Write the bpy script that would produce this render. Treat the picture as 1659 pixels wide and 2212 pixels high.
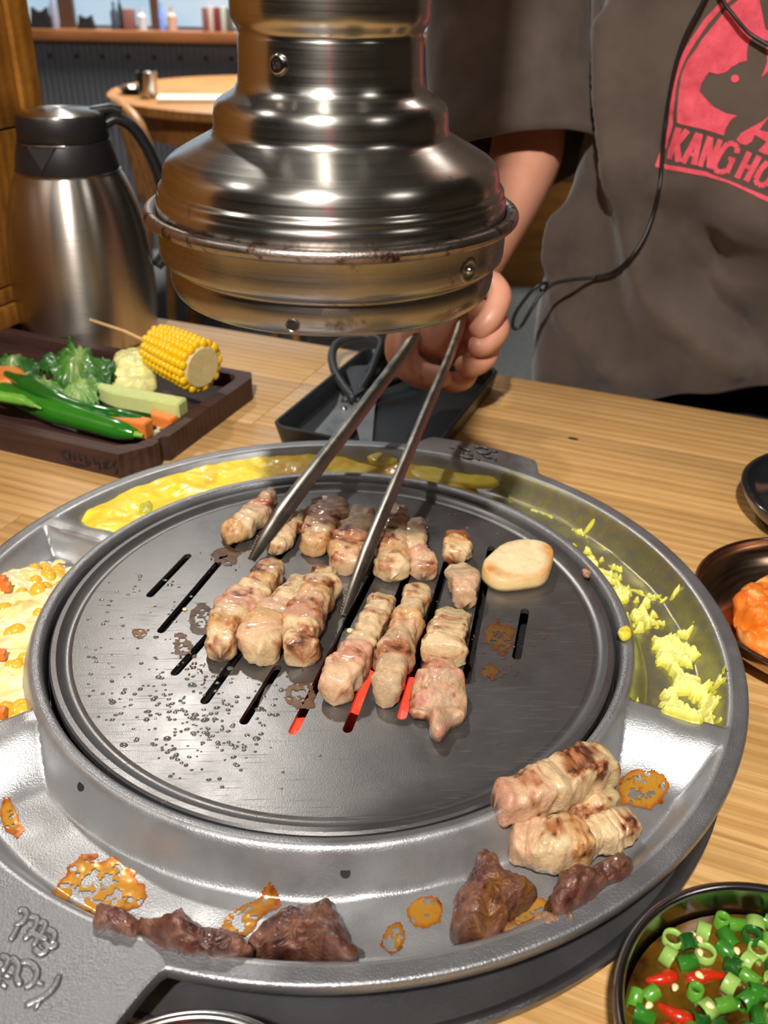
import bpy, bmesh, math, random
import numpy as np
from mathutils import Vector, Matrix, Quaternion
from mathutils.geometry import delaunay_2d_cdt
from mathutils.bvhtree import BVHTree

for o in list(bpy.data.objects): bpy.data.objects.remove(o)
COL = bpy.context.scene.collection
SC = bpy.context.scene
PI = math.pi
rnd = random.Random(7)

# ------------------------------------------------------------------ camera
CAM = np.array([0.0, -0.467131, 0.346492])
RT = np.array([0.998567, -0.049846, 0.019461])
UP = np.array([0.008641, 0.509123, 0.860650])
FW = np.array([0.052808, 0.859249, -0.508824])
F = 2000.0
cd = bpy.data.cameras.new('camera'); cam = bpy.data.objects.new('camera', cd); COL.objects.link(cam)
cam.matrix_world = Matrix(((RT[0], UP[0], -FW[0], CAM[0]), (RT[1], UP[1], -FW[1], CAM[1]), (RT[2], UP[2], -FW[2], CAM[2]), (0, 0, 0, 1)))
cd.sensor_fit = 'VERTICAL'; cd.sensor_height = 36; cd.lens = F / 2212 * 36
cd.clip_start = 0.02; cd.clip_end = 60
cd.dof.use_dof = True; cd.dof.focus_distance = 0.50; cd.dof.aperture_fstop = 11.0
SC.camera = cam
def U(x, y, z=0.0):
    v = FW + RT * (x - 829.5) / F - UP * (y - 1106) / F
    return CAM + v * ((z - CAM[2]) / v[2])
def UY(x, y, Y):
    v = FW + RT * (x - 829.5) / F - UP * (y - 1106) / F
    return CAM + v * ((Y - CAM[1]) / v[1])
def depth(P): return float((np.array(P) - CAM) @ FW)

# ------------------------------------------------------------------ world, exposure, lamps
w = bpy.data.worlds.new('world'); SC.world = w; w.use_nodes = True
w.node_tree.nodes['Background'].inputs[0].default_value = (0.55, 0.50, 0.44, 1)
w.node_tree.nodes['Background'].inputs[1].default_value = 0.6
SC.view_settings.view_transform = 'Standard'; SC.view_settings.look = 'None'
SC.view_settings.exposure = -0.12; SC.view_settings.gamma = 1.0; SC.view_settings.use_curve_mapping = False

def area(name, loc, tgt, size, power, color=(1, .93, .85), shape='DISK', size_y=None, spread=180):
    l = bpy.data.lights.new(name, 'AREA'); l.shape = shape; l.size = size
    if size_y: l.size_y = size_y
    l.energy = power; l.color = color; l.spread = math.radians(spread)
    o = bpy.data.objects.new(name, l); COL.objects.link(o); o.location = loc
    o.rotation_euler = (Vector(tgt) - Vector(loc)).to_track_quat('-Z', 'Y').to_euler(); return o
area('spot_lamp_light', (-0.26, -1.17, 1.62), (0, 0.1, 0), 0.08, 58.0)
area('spot_lamp_light', (-0.46, 1.68, 1.75), (0, -0.1, 0), 0.12, 15.0)
area('spot_lamp_light', (0.98, 1.65, 1.75), (0.2, -0.1, 0), 0.20, 2.2)
area('spot_lamp_light', (-1.15, 0.1, 1.75), (-0.2, 0.3, 0), 0.10, 4.0)
area('soft_fill_light', (-0.4, 3.3, 1.8), (-0.5, 3.25, 0), 0.9, 46.0, (1, .96, .92), spread=105)  # added fill to brighten the background, no real ceiling panel
area('soft_fill_light', (1.4, -1.0, 1.8), (0.6, 0.2, 0), 0.5, 4.0)  # added soft fill from the right, stands for no real lamp
area('soft_fill_light', (-0.9, -1.6, 1.85), (-0.4, -0.6, 0), 0.9, 5.0, (1, .94, .88))  # added ambient fill from behind the camera, no lamp known there

# ------------------------------------------------------------------ noise
_R = np.random.RandomState(3); _P = _R.permutation(256); _P = np.concatenate([_P, _P, _P]); _V = _R.rand(768) * 2 - 1
def vnoise(p):
    p = np.asarray(p, float); i = np.floor(p).astype(int); f = p - i; f = f * f * (3 - 2 * f); i &= 255
    r = 0
    for dx in (0, 1):
        for dy in (0, 1):
            for dz in (0, 1):
                h = _V[_P[_P[_P[(i[..., 0] + dx) & 255] + ((i[..., 1] + dy) & 255)] + ((i[..., 2] + dz) & 255)]]
                r = r + h * (f[..., 0] if dx else 1 - f[..., 0]) * (f[..., 1] if dy else 1 - f[..., 1]) * (f[..., 2] if dz else 1 - f[..., 2])
    return r
def fbm(p, freq=1.0, octv=3, seed=0.0):
    p = np.asarray(p, float) * freq + seed * 17.13; a = 1.0; r = 0; t = 0
    for k in range(octv):
        r = r + a * vnoise(p + k * 31.7); t += a; a *= .5; p = p * 2.03
    return r / t
def sm(a, b, x): 
    t = np.clip((x - a) / (b - a), 0, 1); return t * t * (3 - 2 * t)

# ------------------------------------------------------------------ mesh helpers
def link(name, me, parent=None):
    o = bpy.data.objects.new(name, me); COL.objects.link(o)
    if parent is not None: o.parent = parent
    return o
def mk(name, verts, faces, m, parent=None, smooth=True, col=None, sharp=None):
    me = bpy.data.meshes.new(name)
    me.from_pydata([tuple(map(float, v)) for v in verts], [], [tuple(int(i) for i in f) for f in faces]); me.update()
    if smooth: me.shade_smooth()
    if sharp: me.set_sharp_from_angle(angle=math.radians(sharp))
    if col is not None:
        a = me.color_attributes.new('Col', 'FLOAT_COLOR', 'POINT')
        c = np.ones((len(verts), 4)); c[:, :3] = col; a.data.foreach_set('color', c.ravel())
    if m is not None: me.materials.append(m)
    return link(name, me, parent)
def empty(name, loc=(0, 0, 0)):
    o = bpy.data.objects.new(name, None); COL.objects.link(o); o.location = loc; o.empty_display_size = .01; return o
def tag(o, label, cat, group=None, kind=None):
    o['label'] = label; o['category'] = cat
    if group: o['group'] = group
    if kind: o['kind'] = kind
    return o
def struct(o): o['kind'] = 'structure'; return o
def lathe_data(prof, n=96, c=(0, 0), ang0=0.0, ang1=2 * PI):
    full = abs(ang1 - ang0 - 2 * PI) < 1e-6; m = n if full else n + 1
    vs, fs = [], []
    for j in range(m):
        a = ang0 + (ang1 - ang0) * j / n
        for r, z in prof: vs.append((c[0] + r * math.cos(a), c[1] + r * math.sin(a), z))
    L = len(prof)
    for j in range(n):
        j2 = (j + 1) % m if full else j + 1
        for i in range(L - 1): fs.append((j * L + i, j2 * L + i, j2 * L + i + 1, j * L + i + 1))
    return vs, fs
def lathe(name, prof, m, parent=None, n=96, c=(0, 0), sharp=40):
    v, f = lathe_data(prof, n, c); return mk(name, v, f, m, parent, True, None, sharp)
def smoothpath(P, n=6):
    P = np.array(P, float); out = []
    Q = np.vstack([2 * P[0] - P[1], P, 2 * P[-1] - P[-2]])
    for i in range(1, len(Q) - 2):
        for k in range(n):
            t = k / n
            out.append(.5 * ((2 * Q[i]) + (-Q[i - 1] + Q[i + 1]) * t + (2 * Q[i - 1] - 5 * Q[i] + 4 * Q[i + 1] - Q[i + 2]) * t * t + (-Q[i - 1] + 3 * Q[i] - 3 * Q[i + 1] + Q[i + 2]) * t ** 3))
    out.append(P[-1]); return np.array(out)
def tube_data(P, R, n=10, caps=True, base=0):
    P = np.array(P, float); R = np.broadcast_to(R, (len(P),)) if np.ndim(R) < 2 else R
    vs, fs = [], []
    T = np.gradient(P, axis=0); T /= np.linalg.norm(T, axis=1)[:, None] + 1e-12
    nrm = np.cross(T[0], [0, 0, 1]); 
    if np.linalg.norm(nrm) < 1e-3: nrm = np.cross(T[0], [0, 1, 0])
    nrm /= np.linalg.norm(nrm)
    for i in range(len(P)):
        nrm = nrm - T[i] * (nrm @ T[i]); nrm /= np.linalg.norm(nrm); b = np.cross(T[i], nrm)
        for k in range(n):
            a = 2 * PI * k / n; vs.append(P[i] + R[i] * (math.cos(a) * nrm + math.sin(a) * b))
    for i in range(len(P) - 1):
        for k in range(n):
            k2 = (k + 1) % n; fs.append((base + i * n + k, base + i * n + k2, base + (i + 1) * n + k2, base + (i + 1) * n + k))
    if caps:
        fs.append(tuple(base + k for k in range(n - 1, -1, -1))); fs.append(tuple(base + (len(P) - 1) * n + k for k in range(n)))
    return vs, fs
def tube(name, P, R, m, parent=None, n=10, caps=True):
    v, f = tube_data(P, R, n, caps); return mk(name, v, f, m, parent, True, None, 60)
def joined(parts):
    V, Fc = [], []
    for v, f in parts:
        b = len(V); V += list(v); Fc += [tuple(i + b for i in q) for q in f]
    return V, Fc
def box_data(o, ax, ay, az, bev=0.0):
    """box from corner o along the three edge vectors"""
    o, ax, ay, az = (np.array(t, float) for t in (o, ax, ay, az))
    if bev <= 0:
        v = [o + a * ax + b * ay + c * az for c in (0, 1) for b in (0, 1) for a in (0, 1)]
        return v, [(0, 2, 3, 1), (4, 5, 7, 6), (0, 1, 5, 4), (2, 6, 7, 3), (0, 4, 6, 2), (1, 3, 7, 5)]
    bm = bmesh.new(); v0, f0 = box_data(o, ax, ay, az)
    vv = [bm.verts.new(p) for p in v0]; [bm.faces.new([vv[i] for i in f]) for f in f0]
    bmesh.ops.bevel(bm, geom=list(bm.edges), offset=bev, segments=2, affect='EDGES', profile=.6)
    bm.verts.index_update(); v = [tuple(x.co) for x in bm.verts]; f = [tuple(x.index for x in q.verts) for q in bm.faces]; bm.free()
    return v, f
def box(name, o, ax, ay, az, m, parent=None, bev=0.0):
    v, f = box_data(o, ax, ay, az, bev); return mk(name, v, f, m, parent, bev > 0, None, 35 if bev > 0 else None)
def abox(name, x0, x1, y0, y1, z0, z1, m, parent=None, bev=0.0):
    return box(name, (x0, y0, z0), (x1 - x0, 0, 0), (0, y1 - y0, 0), (0, 0, z1 - z0), m, parent, bev)
def extrude_poly(P, t):
    """closed prism from planar 3D loop P, thickness vector t"""
    P = np.array(P, float); n = len(P); v = list(P) + list(P + np.array(t))
    f = [tuple(range(n - 1, -1, -1)), tuple(range(n, 2 * n))] + [(i, (i + 1) % n, n + (i + 1) % n, n + i) for i in range(n)]
    return v, f
def resample(P, n, closed=True):
    P = np.array(P, float)
    if closed: P = np.vstack([P, P[:1]])
    d = np.r_[0, np.cumsum(np.linalg.norm(np.diff(P, axis=0), axis=1))]
    t = np.linspace(0, d[-1], n, endpoint=not closed)
    return np.stack([np.interp(t, d, P[:, k]) for k in range(P.shape[1])], 1)
def srgb(r, g, b):
    f = lambda c: (c / 255 / 12.92) if c / 255 <= .04045 else ((c / 255 + .055) / 1.055) ** 2.4
    return np.array([f(r), f(g), f(b)])

# ------------------------------------------------------------------ materials
class NT:
    def __init__(s, name):
        s.m = bpy.data.materials.new(name); s.m.use_nodes = True; s.t = s.m.node_tree; s.n = s.t.nodes; s.b = s.n['Principled BSDF']
        s.tc = s.n.new('ShaderNodeTexCoord')
    def set(s, **k):
        for a, v in k.items():
            i = s.b.inputs[a.replace('_', ' ')]
            i.default_value = (*v, 1) if (isinstance(v, (tuple, list, np.ndarray)) and len(v) == 3 and i.type == 'RGBA') else v
        return s
    def lk(s, a, b): s.t.links.new(a, b)
    def mapping(s, scale=(1, 1, 1), rot=(0, 0, 0), src='Object', loc=(0, 0, 0)):
        mp = s.n.new('ShaderNodeMapping'); mp.inputs['Scale'].default_value = scale; mp.inputs['Rotation'].default_value = rot; mp.inputs['Location'].default_value = loc
        s.lk(s.tc.outputs[src], mp.inputs[0]); return mp.outputs[0]
    def noise(s, scale, detail=4, rough=.55, vec=None, dist=0):
        n = s.n.new('ShaderNodeTexNoise'); n.inputs['Scale'].default_value = scale; n.inputs['Detail'].default_value = detail
        n.inputs['Roughness'].default_value = rough; n.inputs['Distortion'].default_value = dist
        s.lk(vec if vec is not None else s.tc.outputs['Object'], n.inputs['Vector']); return n.outputs['Fac']
    def ramp(s, fac, stops):
        r = s.n.new('ShaderNodeValToRGB'); s.lk(fac, r.inputs[0]); e = r.color_ramp.elements
        while len(e) < len(stops): e.new(.5)
        for k, (p, c) in enumerate(stops): e[k].position = p; e[k].color = (*c, 1) if len(np.atleast_1d(c)) == 3 else (c, c, c, 1)
        return r.outputs[0]
    def mix(s, fac, a, b, mode='MIX'):
        x = s.n.new('ShaderNodeMix'); x.data_type = 'RGBA'; x.blend_type = mode
        for sock, v in ((x.inputs[0], fac), (x.inputs[6], a), (x.inputs[7], b)):
            if hasattr(v, 'links') or isinstance(v, bpy.types.NodeSocket): s.lk(v, sock)
            elif np.ndim(v): sock.default_value = (*v, 1) if len(v) == 3 else v
            else: sock.default_value = v
        return x.outputs[2]
    def math(s, op, a, b=0.0):
        x = s.n.new('ShaderNodeMath'); x.operation = op
        for sock, v in ((x.inputs[0], a), (x.inputs[1], b)):
            if isinstance(v, bpy.types.NodeSocket): s.lk(v, sock)
            else: sock.default_value = v
        return x.outputs[0]
    def bump(s, h, strength=.3, dist=.001, normal=None):
        b = s.n.new('ShaderNodeBump'); b.inputs['Strength'].default_value = strength; b.inputs['Distance'].default_value = dist
        s.lk(h, b.inputs['Height'])
        if normal is not None: s.lk(normal, b.inputs['Normal'])
        s.lk(b.outputs[0], s.b.inputs['Normal']); return b.outputs[0]
def simple(name, c, rough=.5, metal=0.0, coat=0.0, var=0.0, vs=60, bump=0.0, bs=300, sss=0.0, spec=.5):
    t = NT(name); t.set(Base_Color=c, Roughness=rough, Metallic=metal, Coat_Weight=coat, Specular_IOR_Level=spec)
    c = np.array(c)
    n = t.noise(vs, 4)
    t.lk(t.mix(n, c * (1 - var), np.minimum(c * (1 + var), 1)), t.b.inputs['Base Color']) if var else None
    if bump: t.bump(t.noise(bs, 3), bump, .0006)
    if sss: t.set(Subsurface_Weight=sss, Subsurface_Radius=(1, .45, .25), Subsurface_Scale=.004)
    return t.m
def attr_mat(name, rough=.35, coat=.3, sss=.25, bs=500, bump=.35, var=.12, scale=.003, vs=260):
    t = NT(name); a = t.n.new('ShaderNodeAttribute'); a.attribute_name = 'Col'
    n = t.noise(vs, 5, .65)
    c = t.mix(t.ramp(n, [(.3, 1 - var * 2), (.7, 1.0)]), (0, 0, 0), a.outputs['Color']); 
    g = t.mix(1.0, a.outputs['Color'], t.ramp(n, [(.3, (1 - var * 1.8,) * 3), (.7, (1.0,) * 3)]), 'MULTIPLY')
    t.lk(g, t.b.inputs['Base Color'])
    t.set(Roughness=rough, Coat_Weight=coat, Coat_Roughness=.12, Subsurface_Weight=sss, Subsurface_Radius=(1, .5, .3), Subsurface_Scale=scale)
    rr = t.ramp(t.noise(vs * .5, 3), [(.35, rough * .6), (.65, min(1, rough * 1.5))]); t.lk(rr, t.b.inputs['Roughness'])
    t.bump(t.noise(bs, 4, .6), bump, .0012); return t.m
def metal(name, c, rough, brushed=None, stain=None, bump=0.0, bs=900, rvar=.3, aniso=0.0, mt=1.0):
    """brushed: mapping scale triple; stain: (colour, scale, threshold)"""
    t = NT(name); t.set(Base_Color=c, Roughness=rough, Metallic=mt)
    c = np.array(c)
    if brushed:
        n = t.noise(1, 5, .6, t.mapping(brushed))
    else: n = t.noise(40, 5, .6)
    rr = t.ramp(n, [(.3, rough * (1 - rvar)), (.7, min(1, rough * (1 + rvar)))]); t.lk(rr, t.b.inputs['Roughness'])
    col = t.mix(n, c * .90, np.minimum(c * 1.06, 1))
    if stain:
        sc, ss, th = stain
        s1 = t.ramp(t.noise(ss, 6, .65), [(th, 0.0), (th + .12, 1.0)])
        col = t.mix(s1, col, sc)
        rr2 = t.mix(s1, rr, (.5,) * 3); t.lk(rr2, t.b.inputs['Roughness'])
    t.lk(col, t.b.inputs['Base Color'])
    if aniso:
        tg = t.n.new('ShaderNodeTangent'); tg.direction_type = 'RADIAL'; tg.axis = 'Z'; t.lk(tg.outputs[0], t.b.inputs['Tangent']); t.set(Anisotropic=aniso, Anisotropic_Rotation=.25)
    if bump: t.bump(t.noise(bs, 3) if not brushed else n, bump, .0004)
    return t.m
def wood(name, c1, c2, rot=0.0, sc=(3, 60, 60), rough=.42, fine=(12, 420, 420), pore=.25, coat=.1):
    t = NT(name); oi = t.n.new('ShaderNodeObjectInfo')
    mp = t.n.new('ShaderNodeMapping'); mp.inputs['Rotation'].default_value = (0, 0, rot)
    t.lk(t.tc.outputs['Object'], mp.inputs[0])
    off = t.n.new('ShaderNodeVectorMath'); off.operation = 'SCALE'; off.inputs[0].default_value = (3.1, 7.7, 1.3); t.lk(oi.outputs['Random'], off.inputs['Scale'])
    ad = t.n.new('ShaderNodeVectorMath'); ad.operation = 'ADD'; t.lk(mp.outputs[0], ad.inputs[0]); t.lk(off.outputs[0], ad.inputs[1])
    def m2(s):
        q = t.n.new('ShaderNodeMapping'); q.inputs['Scale'].default_value = s; t.lk(ad.outputs[0], q.inputs[0]); return q.outputs[0]
    n1 = t.noise(1, 5, .6, m2(sc), .6); n2 = t.noise(1, 4, .7, m2(fine))
    wv = t.n.new('ShaderNodeTexWave'); wv.bands_direction = 'Y'; wv.inputs['Scale'].default_value = 1.0; wv.inputs['Distortion'].default_value = 5.0
    wv.inputs['Detail'].default_value = 3; wv.inputs['Detail Scale'].default_value = .6; t.lk(m2((sc[0] * .55, sc[1] * .75, sc[2] * .3)), wv.inputs['Vector'])
    a = t.math('ADD', t.math('MULTIPLY', n1, .80), t.math('MULTIPLY', wv.outputs['Fac'], .20))
    c = t.ramp(a, [(.30, c1), (.66, c2)])
    c = t.mix(t.ramp(n2, [(.42, pore), (.56, 0.0)]), c, np.array(c1) * .45)
    br = t.math('ADD', t.math('MULTIPLY', oi.outputs['Random'], .10), .95)
    vm = t.n.new('ShaderNodeVectorMath'); vm.operation = 'SCALE'; t.lk(c, vm.inputs[0]); t.lk(br, vm.inputs['Scale'])
    t.lk(vm.outputs[0], t.b.inputs['Base Color']); t.set(Roughness=rough, Coat_Weight=coat, Coat_Roughness=.3)
    t.bump(n2, .12, .0006); return t.m
def emit(name, c, s):
    t = NT(name); t.set(Base_Color=(0, 0, 0), Emission_Color=c, Emission_Strength=s, Roughness=.5); return t.m

A_T = math.atan2(.423, .906)         # table is turned clockwise by this angle
EX = np.array([.906, -.423, 0.]); EY = np.array([.423, .906, 0.]); EX /= np.linalg.norm(EX); EY /= np.linalg.norm(EY); EZ = np.array([0, 0, 1.])
def T(u, v, z=0.0): return EX * u + EY * v + EZ * z
TZ = -.035
FLOORZ = TZ - .75

M = {}
M['table'] = wood('table_oak', srgb(190, 144, 84), srgb(222, 180, 120), A_T, (1.6, 38, 38), .38, (10, 420, 420), .28, .25)
M['panel'] = wood('booth_wood', srgb(122, 76, 18), srgb(166, 110, 36), 0, (3, 30, 26), .5, (10, 60, 260), .15, .1)
M['panel2'] = wood('booth_wood_dark', srgb(70, 44, 18), srgb(96, 62, 28), 0, (3, 30, 26), .6)
M['bgwood'] = wood('chair_wood', srgb(150, 98, 44), srgb(190, 134, 70), 0, (6, 30, 30), .45)
M['dkwood'] = wood('dark_wood_tray', srgb(44, 26, 24), srgb(78, 50, 44), A_T, (4, 60, 60), .55, (14, 300, 300), .2, 0)
M['alu'] = metal('cast_aluminium', (.42, .43, .445), .37, None, (srgb(120, 96, 66), 24, .72), .45, 1100, .3, 0, .72)
M['aluc'] = metal('cast_aluminium_coarse', (.30, .31, .33), .38, None, None, .9, 900, .3, 0, .75)
M['flange'] = metal('dark_flange_steel', (.20, .20, .21), .34, None, None, .4, 900, .3, 0, .85)
M['csteel'] = metal('collar_steel', (.36, .35, .335), .28, (10, 10, 900), (srgb(84, 60, 34), 40, .60), .008, 900, .15, .5)
M['steel'] = metal('hood_steel', (.50, .49, .46), .25, (10, 10, 900), (srgb(96, 72, 42), 30, .66), .008, 900, .15, .65)
M['rim_steel'] = metal('aged_rim_steel', (.34, .29, .26), .34, None, (srgb(74, 46, 30), 120, .5), .35, 900)
def scratch(mt):
    nt = mt.node_tree; b = nt.nodes['Principled BSDF']; tc = [n for n in nt.nodes if n.type == 'TEX_COORD'][0]; prev = b.inputs['Roughness'].links[0].from_socket
    for k, ang in enumerate((.3, 1.2, 2.1, 2.7)):
        mp = nt.nodes.new('ShaderNodeMapping'); mp.inputs['Rotation'].default_value = (0, 0, ang); mp.inputs['Scale'].default_value = (28, 1500, 1); nt.links.new(tc.outputs['Object'], mp.inputs[0])
        n = nt.nodes.new('ShaderNodeTexNoise'); n.inputs['Scale'].default_value = 1; n.inputs['Detail'].default_value = 1; nt.links.new(mp.outputs[0], n.inputs['Vector'])
        r = nt.nodes.new('ShaderNodeMapRange'); r.inputs[1].default_value = .70; r.inputs[2].default_value = .76; r.inputs[3].default_value = 0; r.inputs[4].default_value = .35; nt.links.new(n.outputs['Fac'], r.inputs[0])
        a = nt.nodes.new('ShaderNodeMath'); a.operation = 'ADD'; nt.links.new(prev, a.inputs[0]); nt.links.new(r.outputs[0], a.inputs[1]); prev = a.outputs[0]
    nt.links.new(prev, b.inputs['Roughness']); return mt
M['plate'] = metal('griddle_steel', (.19, .19, .192), .33, None, (srgb(60, 46, 34), 18, .74), .14, 1500, .15, 0, .82)
M['thermos'] = metal('brushed_thermos_steel', (.56, .52, .47), .30, (30, 30, 1500), None, .01, 900, .1, .85)
M['blade'] = metal('tong_steel', (.40, .37, .32), .26, None, None, .05)
M['sciss'] = metal('scissor_steel', (.30, .31, .32), .45, None, None, .1)
M['bowl'] = metal('bowl_steel', (.44, .43, .42), .20, (20, 20, 500), None, .03)
M['black'] = simple('black_plastic', (.012, .012, .013), .38, 0, 0, .2, 40, .05)
M['blackg'] = simple('black_glazed', (.014, .015, .018), .16, 0, .5, .2, 40)
M['hplas'] = simple('scissor_handle_plastic', (.028, .031, .034), .42)
M['btray'] = simple('black_tray_plastic', (.016, .018, .021), .36, 0, 0, .3, 60, .1, 200)
M['cable'] = simple('cable_rubber', (.008, .008, .009), .45)
M['dark'] = simple('charred_iron', (.010, .009, .008), .7, 0, 0, .5, 80, .3, 200)
M['meat'] = attr_mat('grilled_meat', .36, .45, .22, 650, .5, .14)
M['beef'] = attr_mat('grilled_beef', .34, .5, .10, 520, .75, .22)
M['food'] = attr_mat('fresh_food', .38, .25, .22, 300, .25, .07, .004, 120)
M['egg'] = attr_mat('soft_egg', .40, .2, .3, 160, .16, .04, .004, 90)
M['leaf'] = attr_mat('leaf', .34, .25, .12, 160, .6, .18, .002, 90)
M['corn'] = simple('corn_kernel', srgb(250, 196, 10), .26, 0, .35, .12, 90, 0, 0, .3)

scratch(M['plate'])
# ------------------------------------------------------------------ setting
def plank_wall():
    P0 = np.array([-.37, .555, 0]) ; u0 = float(P0 @ EX); v0 = float(P0 @ EY)
    r = empty('wall_left', T(u0 - .03, v0, FLOORZ)); r['kind'] = 'structure'
    base = np.array(r.location)
    zs = [(FLOORZ, -.45), (-.45, -.2), (-.2, -.036), (-.036, -.014), (-.014, .011), (.011, .029), (.029, .188), (.188, .36), (.36, .53), (.53, .70)]
    for i, (a, b) in enumerate(zs):
        dark = i == 3; pr = {4: .006, 5: .001}.get(i, 0.0)
        box('plank', T(u0 - .035, v0 - .75, a + .0012) - base, EX * (.035 + pr - (.006 if dark else 0)), EY * (.75 + .083), EZ * (b - a - .0024), M['panel2'] if dark else M['panel'], r, .0008)
    box('post', T(u0 - .04, v0 + .0835, FLOORZ) - base, EX * .046, EY * .03, EZ * (.70 - FLOORZ), M['panel'], r, .001)
plank_wall()
# floor: grey carpet
t = NT('carpet_grey'); n = t.noise(70, 6, .8); t.lk(t.ramp(n, [(.35, (.055, .062, .064)), (.65, (.15, .16, .155))]), t.b.inputs['Base Color']); t.set(Roughness=.95); t.bump(n, .6, .004)
struct(abox('floor', -3.6, 3.6, -3.0, 6.5, FLOORZ - .05, FLOORZ, t.m))
M['ceil'] = simple('ceiling_paint', (.26, .25, .24), .8)
struct(abox('ceiling', -3.6, 3.6, -3.0, 6.5, 1.95, 2.0, M['ceil']))
M['brownwall'] = simple('brown_wall', (.11, .08, .055), .7, 0, 0, .3, 4)
struct(abox('wall_front', -3.6, 3.6, -3.05, -3.0, FLOORZ, 1.95, M['brownwall']))
struct(abox('wall_right', 3.6, 3.65, -3.0, 6.5, FLOORZ, 1.95, M['brownwall']))
struct(abox('wall_far', -3.6, 3.6, 6.45, 6.5, FLOORZ, 1.95, simple('far_wall', (.5, .52, .55), .8)))
struct(abox('wall_outer', -3.65, -3.6, -3.0, 6.5, FLOORZ, 1.95, M['brownwall']))
# corrugated grey partition at the back
YB = 3.8
def corrugated():
    m = simple('corrugated_grey_sheet', (.15, .16, .18), .42, .35)
    xs = np.arange(-2.6, .42, .0031); zt = .058; V = []; Fc = []
    for i, x in enumerate(xs):
        y = YB + .004 * math.sin(2 * PI * x / .0248)
        V += [(x, y, FLOORZ), (x, y, zt), (x, YB + .03, zt), (x, YB + .03, FLOORZ)]
    for i in range(len(xs) - 1):
        for k in range(4): Fc.append((4 * i + k, 4 * i + 4 + k, 4 * i + 4 + (k + 1) % 4, 4 * i + (k + 1) % 4))
    w_ = struct(mk('wall_back', V, Fc, m, None, True, None, 80))
    for r_, z in enumerate((.0, -.26)):
        for k in range(9):
            v, f = lathe_data([(0, .003), (.007, .002), (.009, 0)], 8); v = [(a + (-1.25 + k * .105), YB - .004 - c, z + b) for a, b, c in v]
            mk('screw', v, f, M['dark'], w_)
corrugated()
led = wood('ledge_wood', srgb(120, 70, 30), srgb(160, 100, 50), 0, (4, 30, 30), .5)
struct(abox('trim_1', -2.6, .42, YB - .05, YB + .10, .058, .098, led, None, .003))
struct(abox('wall_side', .42, 3.6, YB + .02, YB + .08, FLOORZ, 1.95, simple('beige_wall', srgb(188, 178, 158), .75, 0, 0, .05, 3)))
# lit shop window above the ledge
t = NT('lit_display_back'); n = t.noise(1.6, 3, .6)
c_ = t.ramp(n, [(.35, srgb(170, 214, 240)), (.6, srgb(225, 236, 246))]); t.set(Base_Color=(.1, .1, .1), Emission_Strength=.85, Roughness=.4); t.lk(c_, t.b.inputs['Emission Color'])
win = struct(empty('window_1', (-1.0, YB + .3, .098)))
abox('backlit_panel', -1.6, 1.42, 0, .02, 0, 1.5, t.m, win)
M['mull'] = simple('mullion_brown', srgb(84, 56, 40), .5)
for x0, x1 in ((-1.105, -1.045), (-.735, -.705)): abox('mullion', x0 + 1.0, x1 + 1.0, -.24, -.20, 0, 1.5, M['mull'], win)
def shelf_item(name, label, cat, x, z0, w_, h_, m, shape='box', group='things standing on the shop window ledge', y=YB + .03):
    if shape == 'box': o = abox(name, -w_ / 2, w_ / 2, -.02, .02, 0, h_, m, None, .003)
    elif shape == 'ears':
        pts = [(-w_ / 2, 0), (w_ / 2, 0), (w_ * .36, h_ * .75), (w_ * .34, h_), (w_ * .12, h_ * .80), (-w_ * .12, h_ * .80), (-w_ * .34, h_), (-w_ * .36, h_ * .75)]
        v, f = extrude_poly([(a, -.02, b) for a, b in pts], (0, .04, 0)); o = mk(name, v, f, m, None, False)
    else:
        v, f = lathe_data([(0, 0), (w_ / 2, 0), (w_ / 2, h_ * .62), (w_ * .18, h_ * .76), (w_ * .17, h_), (0, h_)], 16); o = mk(name, v, f, m, None, True, None, 40)
    o.location = (x, y, z0); tag(o, label, cat, group)
bk = simple('soft_black', (.010, .010, .012), .7)
shelf_item('paper_bag', 'black two-eared bag at the far left of the window ledge', 'bag', -1.17, .098, .085, .075, bk, 'ears')
shelf_item('paper_bag', 'smaller black two-eared bag right of the first brown mullion', 'bag', -.99, .098, .07, .05, bk, 'ears')
for x, w_, h_, c, sh, l in [(-1.115, .03, .13, srgb(150, 150, 165), 'b', 'pale grey bottle beside the left mullion'), (-.875, .03, .10, srgb(60, 66, 80), 'b', 'slate blue bottle in the middle of the ledge'),
        (-.85, .018, .13, srgb(40, 46, 50), 'b', 'tall thin dark bottle in the middle of the ledge'), (-.815, .045, .075, srgb(140, 96, 90), 'x', 'dusty rose box beside the thin dark bottle'), (-.765, .035, .08, srgb(205, 205, 210), 'b', 'white jar left of the second mullion'),
        (-.685, .025, .10, srgb(120, 150, 225), 'b', 'blue bottle just right of the second mullion'), (-.645, .04, .085, srgb(205, 170, 150), 'b', 'peach coloured round jar right of the blue bottle'),
        (-.51, .022, .085, srgb(130, 84, 84), 'x', 'maroon book at the left end of the book row'), (-.485, .022, .088, srgb(196, 180, 172), 'x', 'cream book second in the book row'), (-.46, .022, .086, srgb(120, 40, 44), 'x', 'deep red book third in the book row'),
        (-.435, .022, .09, srgb(180, 190, 180), 'x', 'pale green book fourth in the book row'), (-.41, .022, .086, srgb(96, 96, 90), 'x', 'grey book at the right end of the book row')]:
    shelf_item('bottle' if sh == 'b' else ('book' if 'book' in l else 'box'), l, 'bottle' if sh == 'b' else ('book' if 'book' in l else 'box'), x, .098, w_, h_, simple('item_' + l.split()[0], c, .45), 'bottle' if sh == 'b' else 'box')
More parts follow.
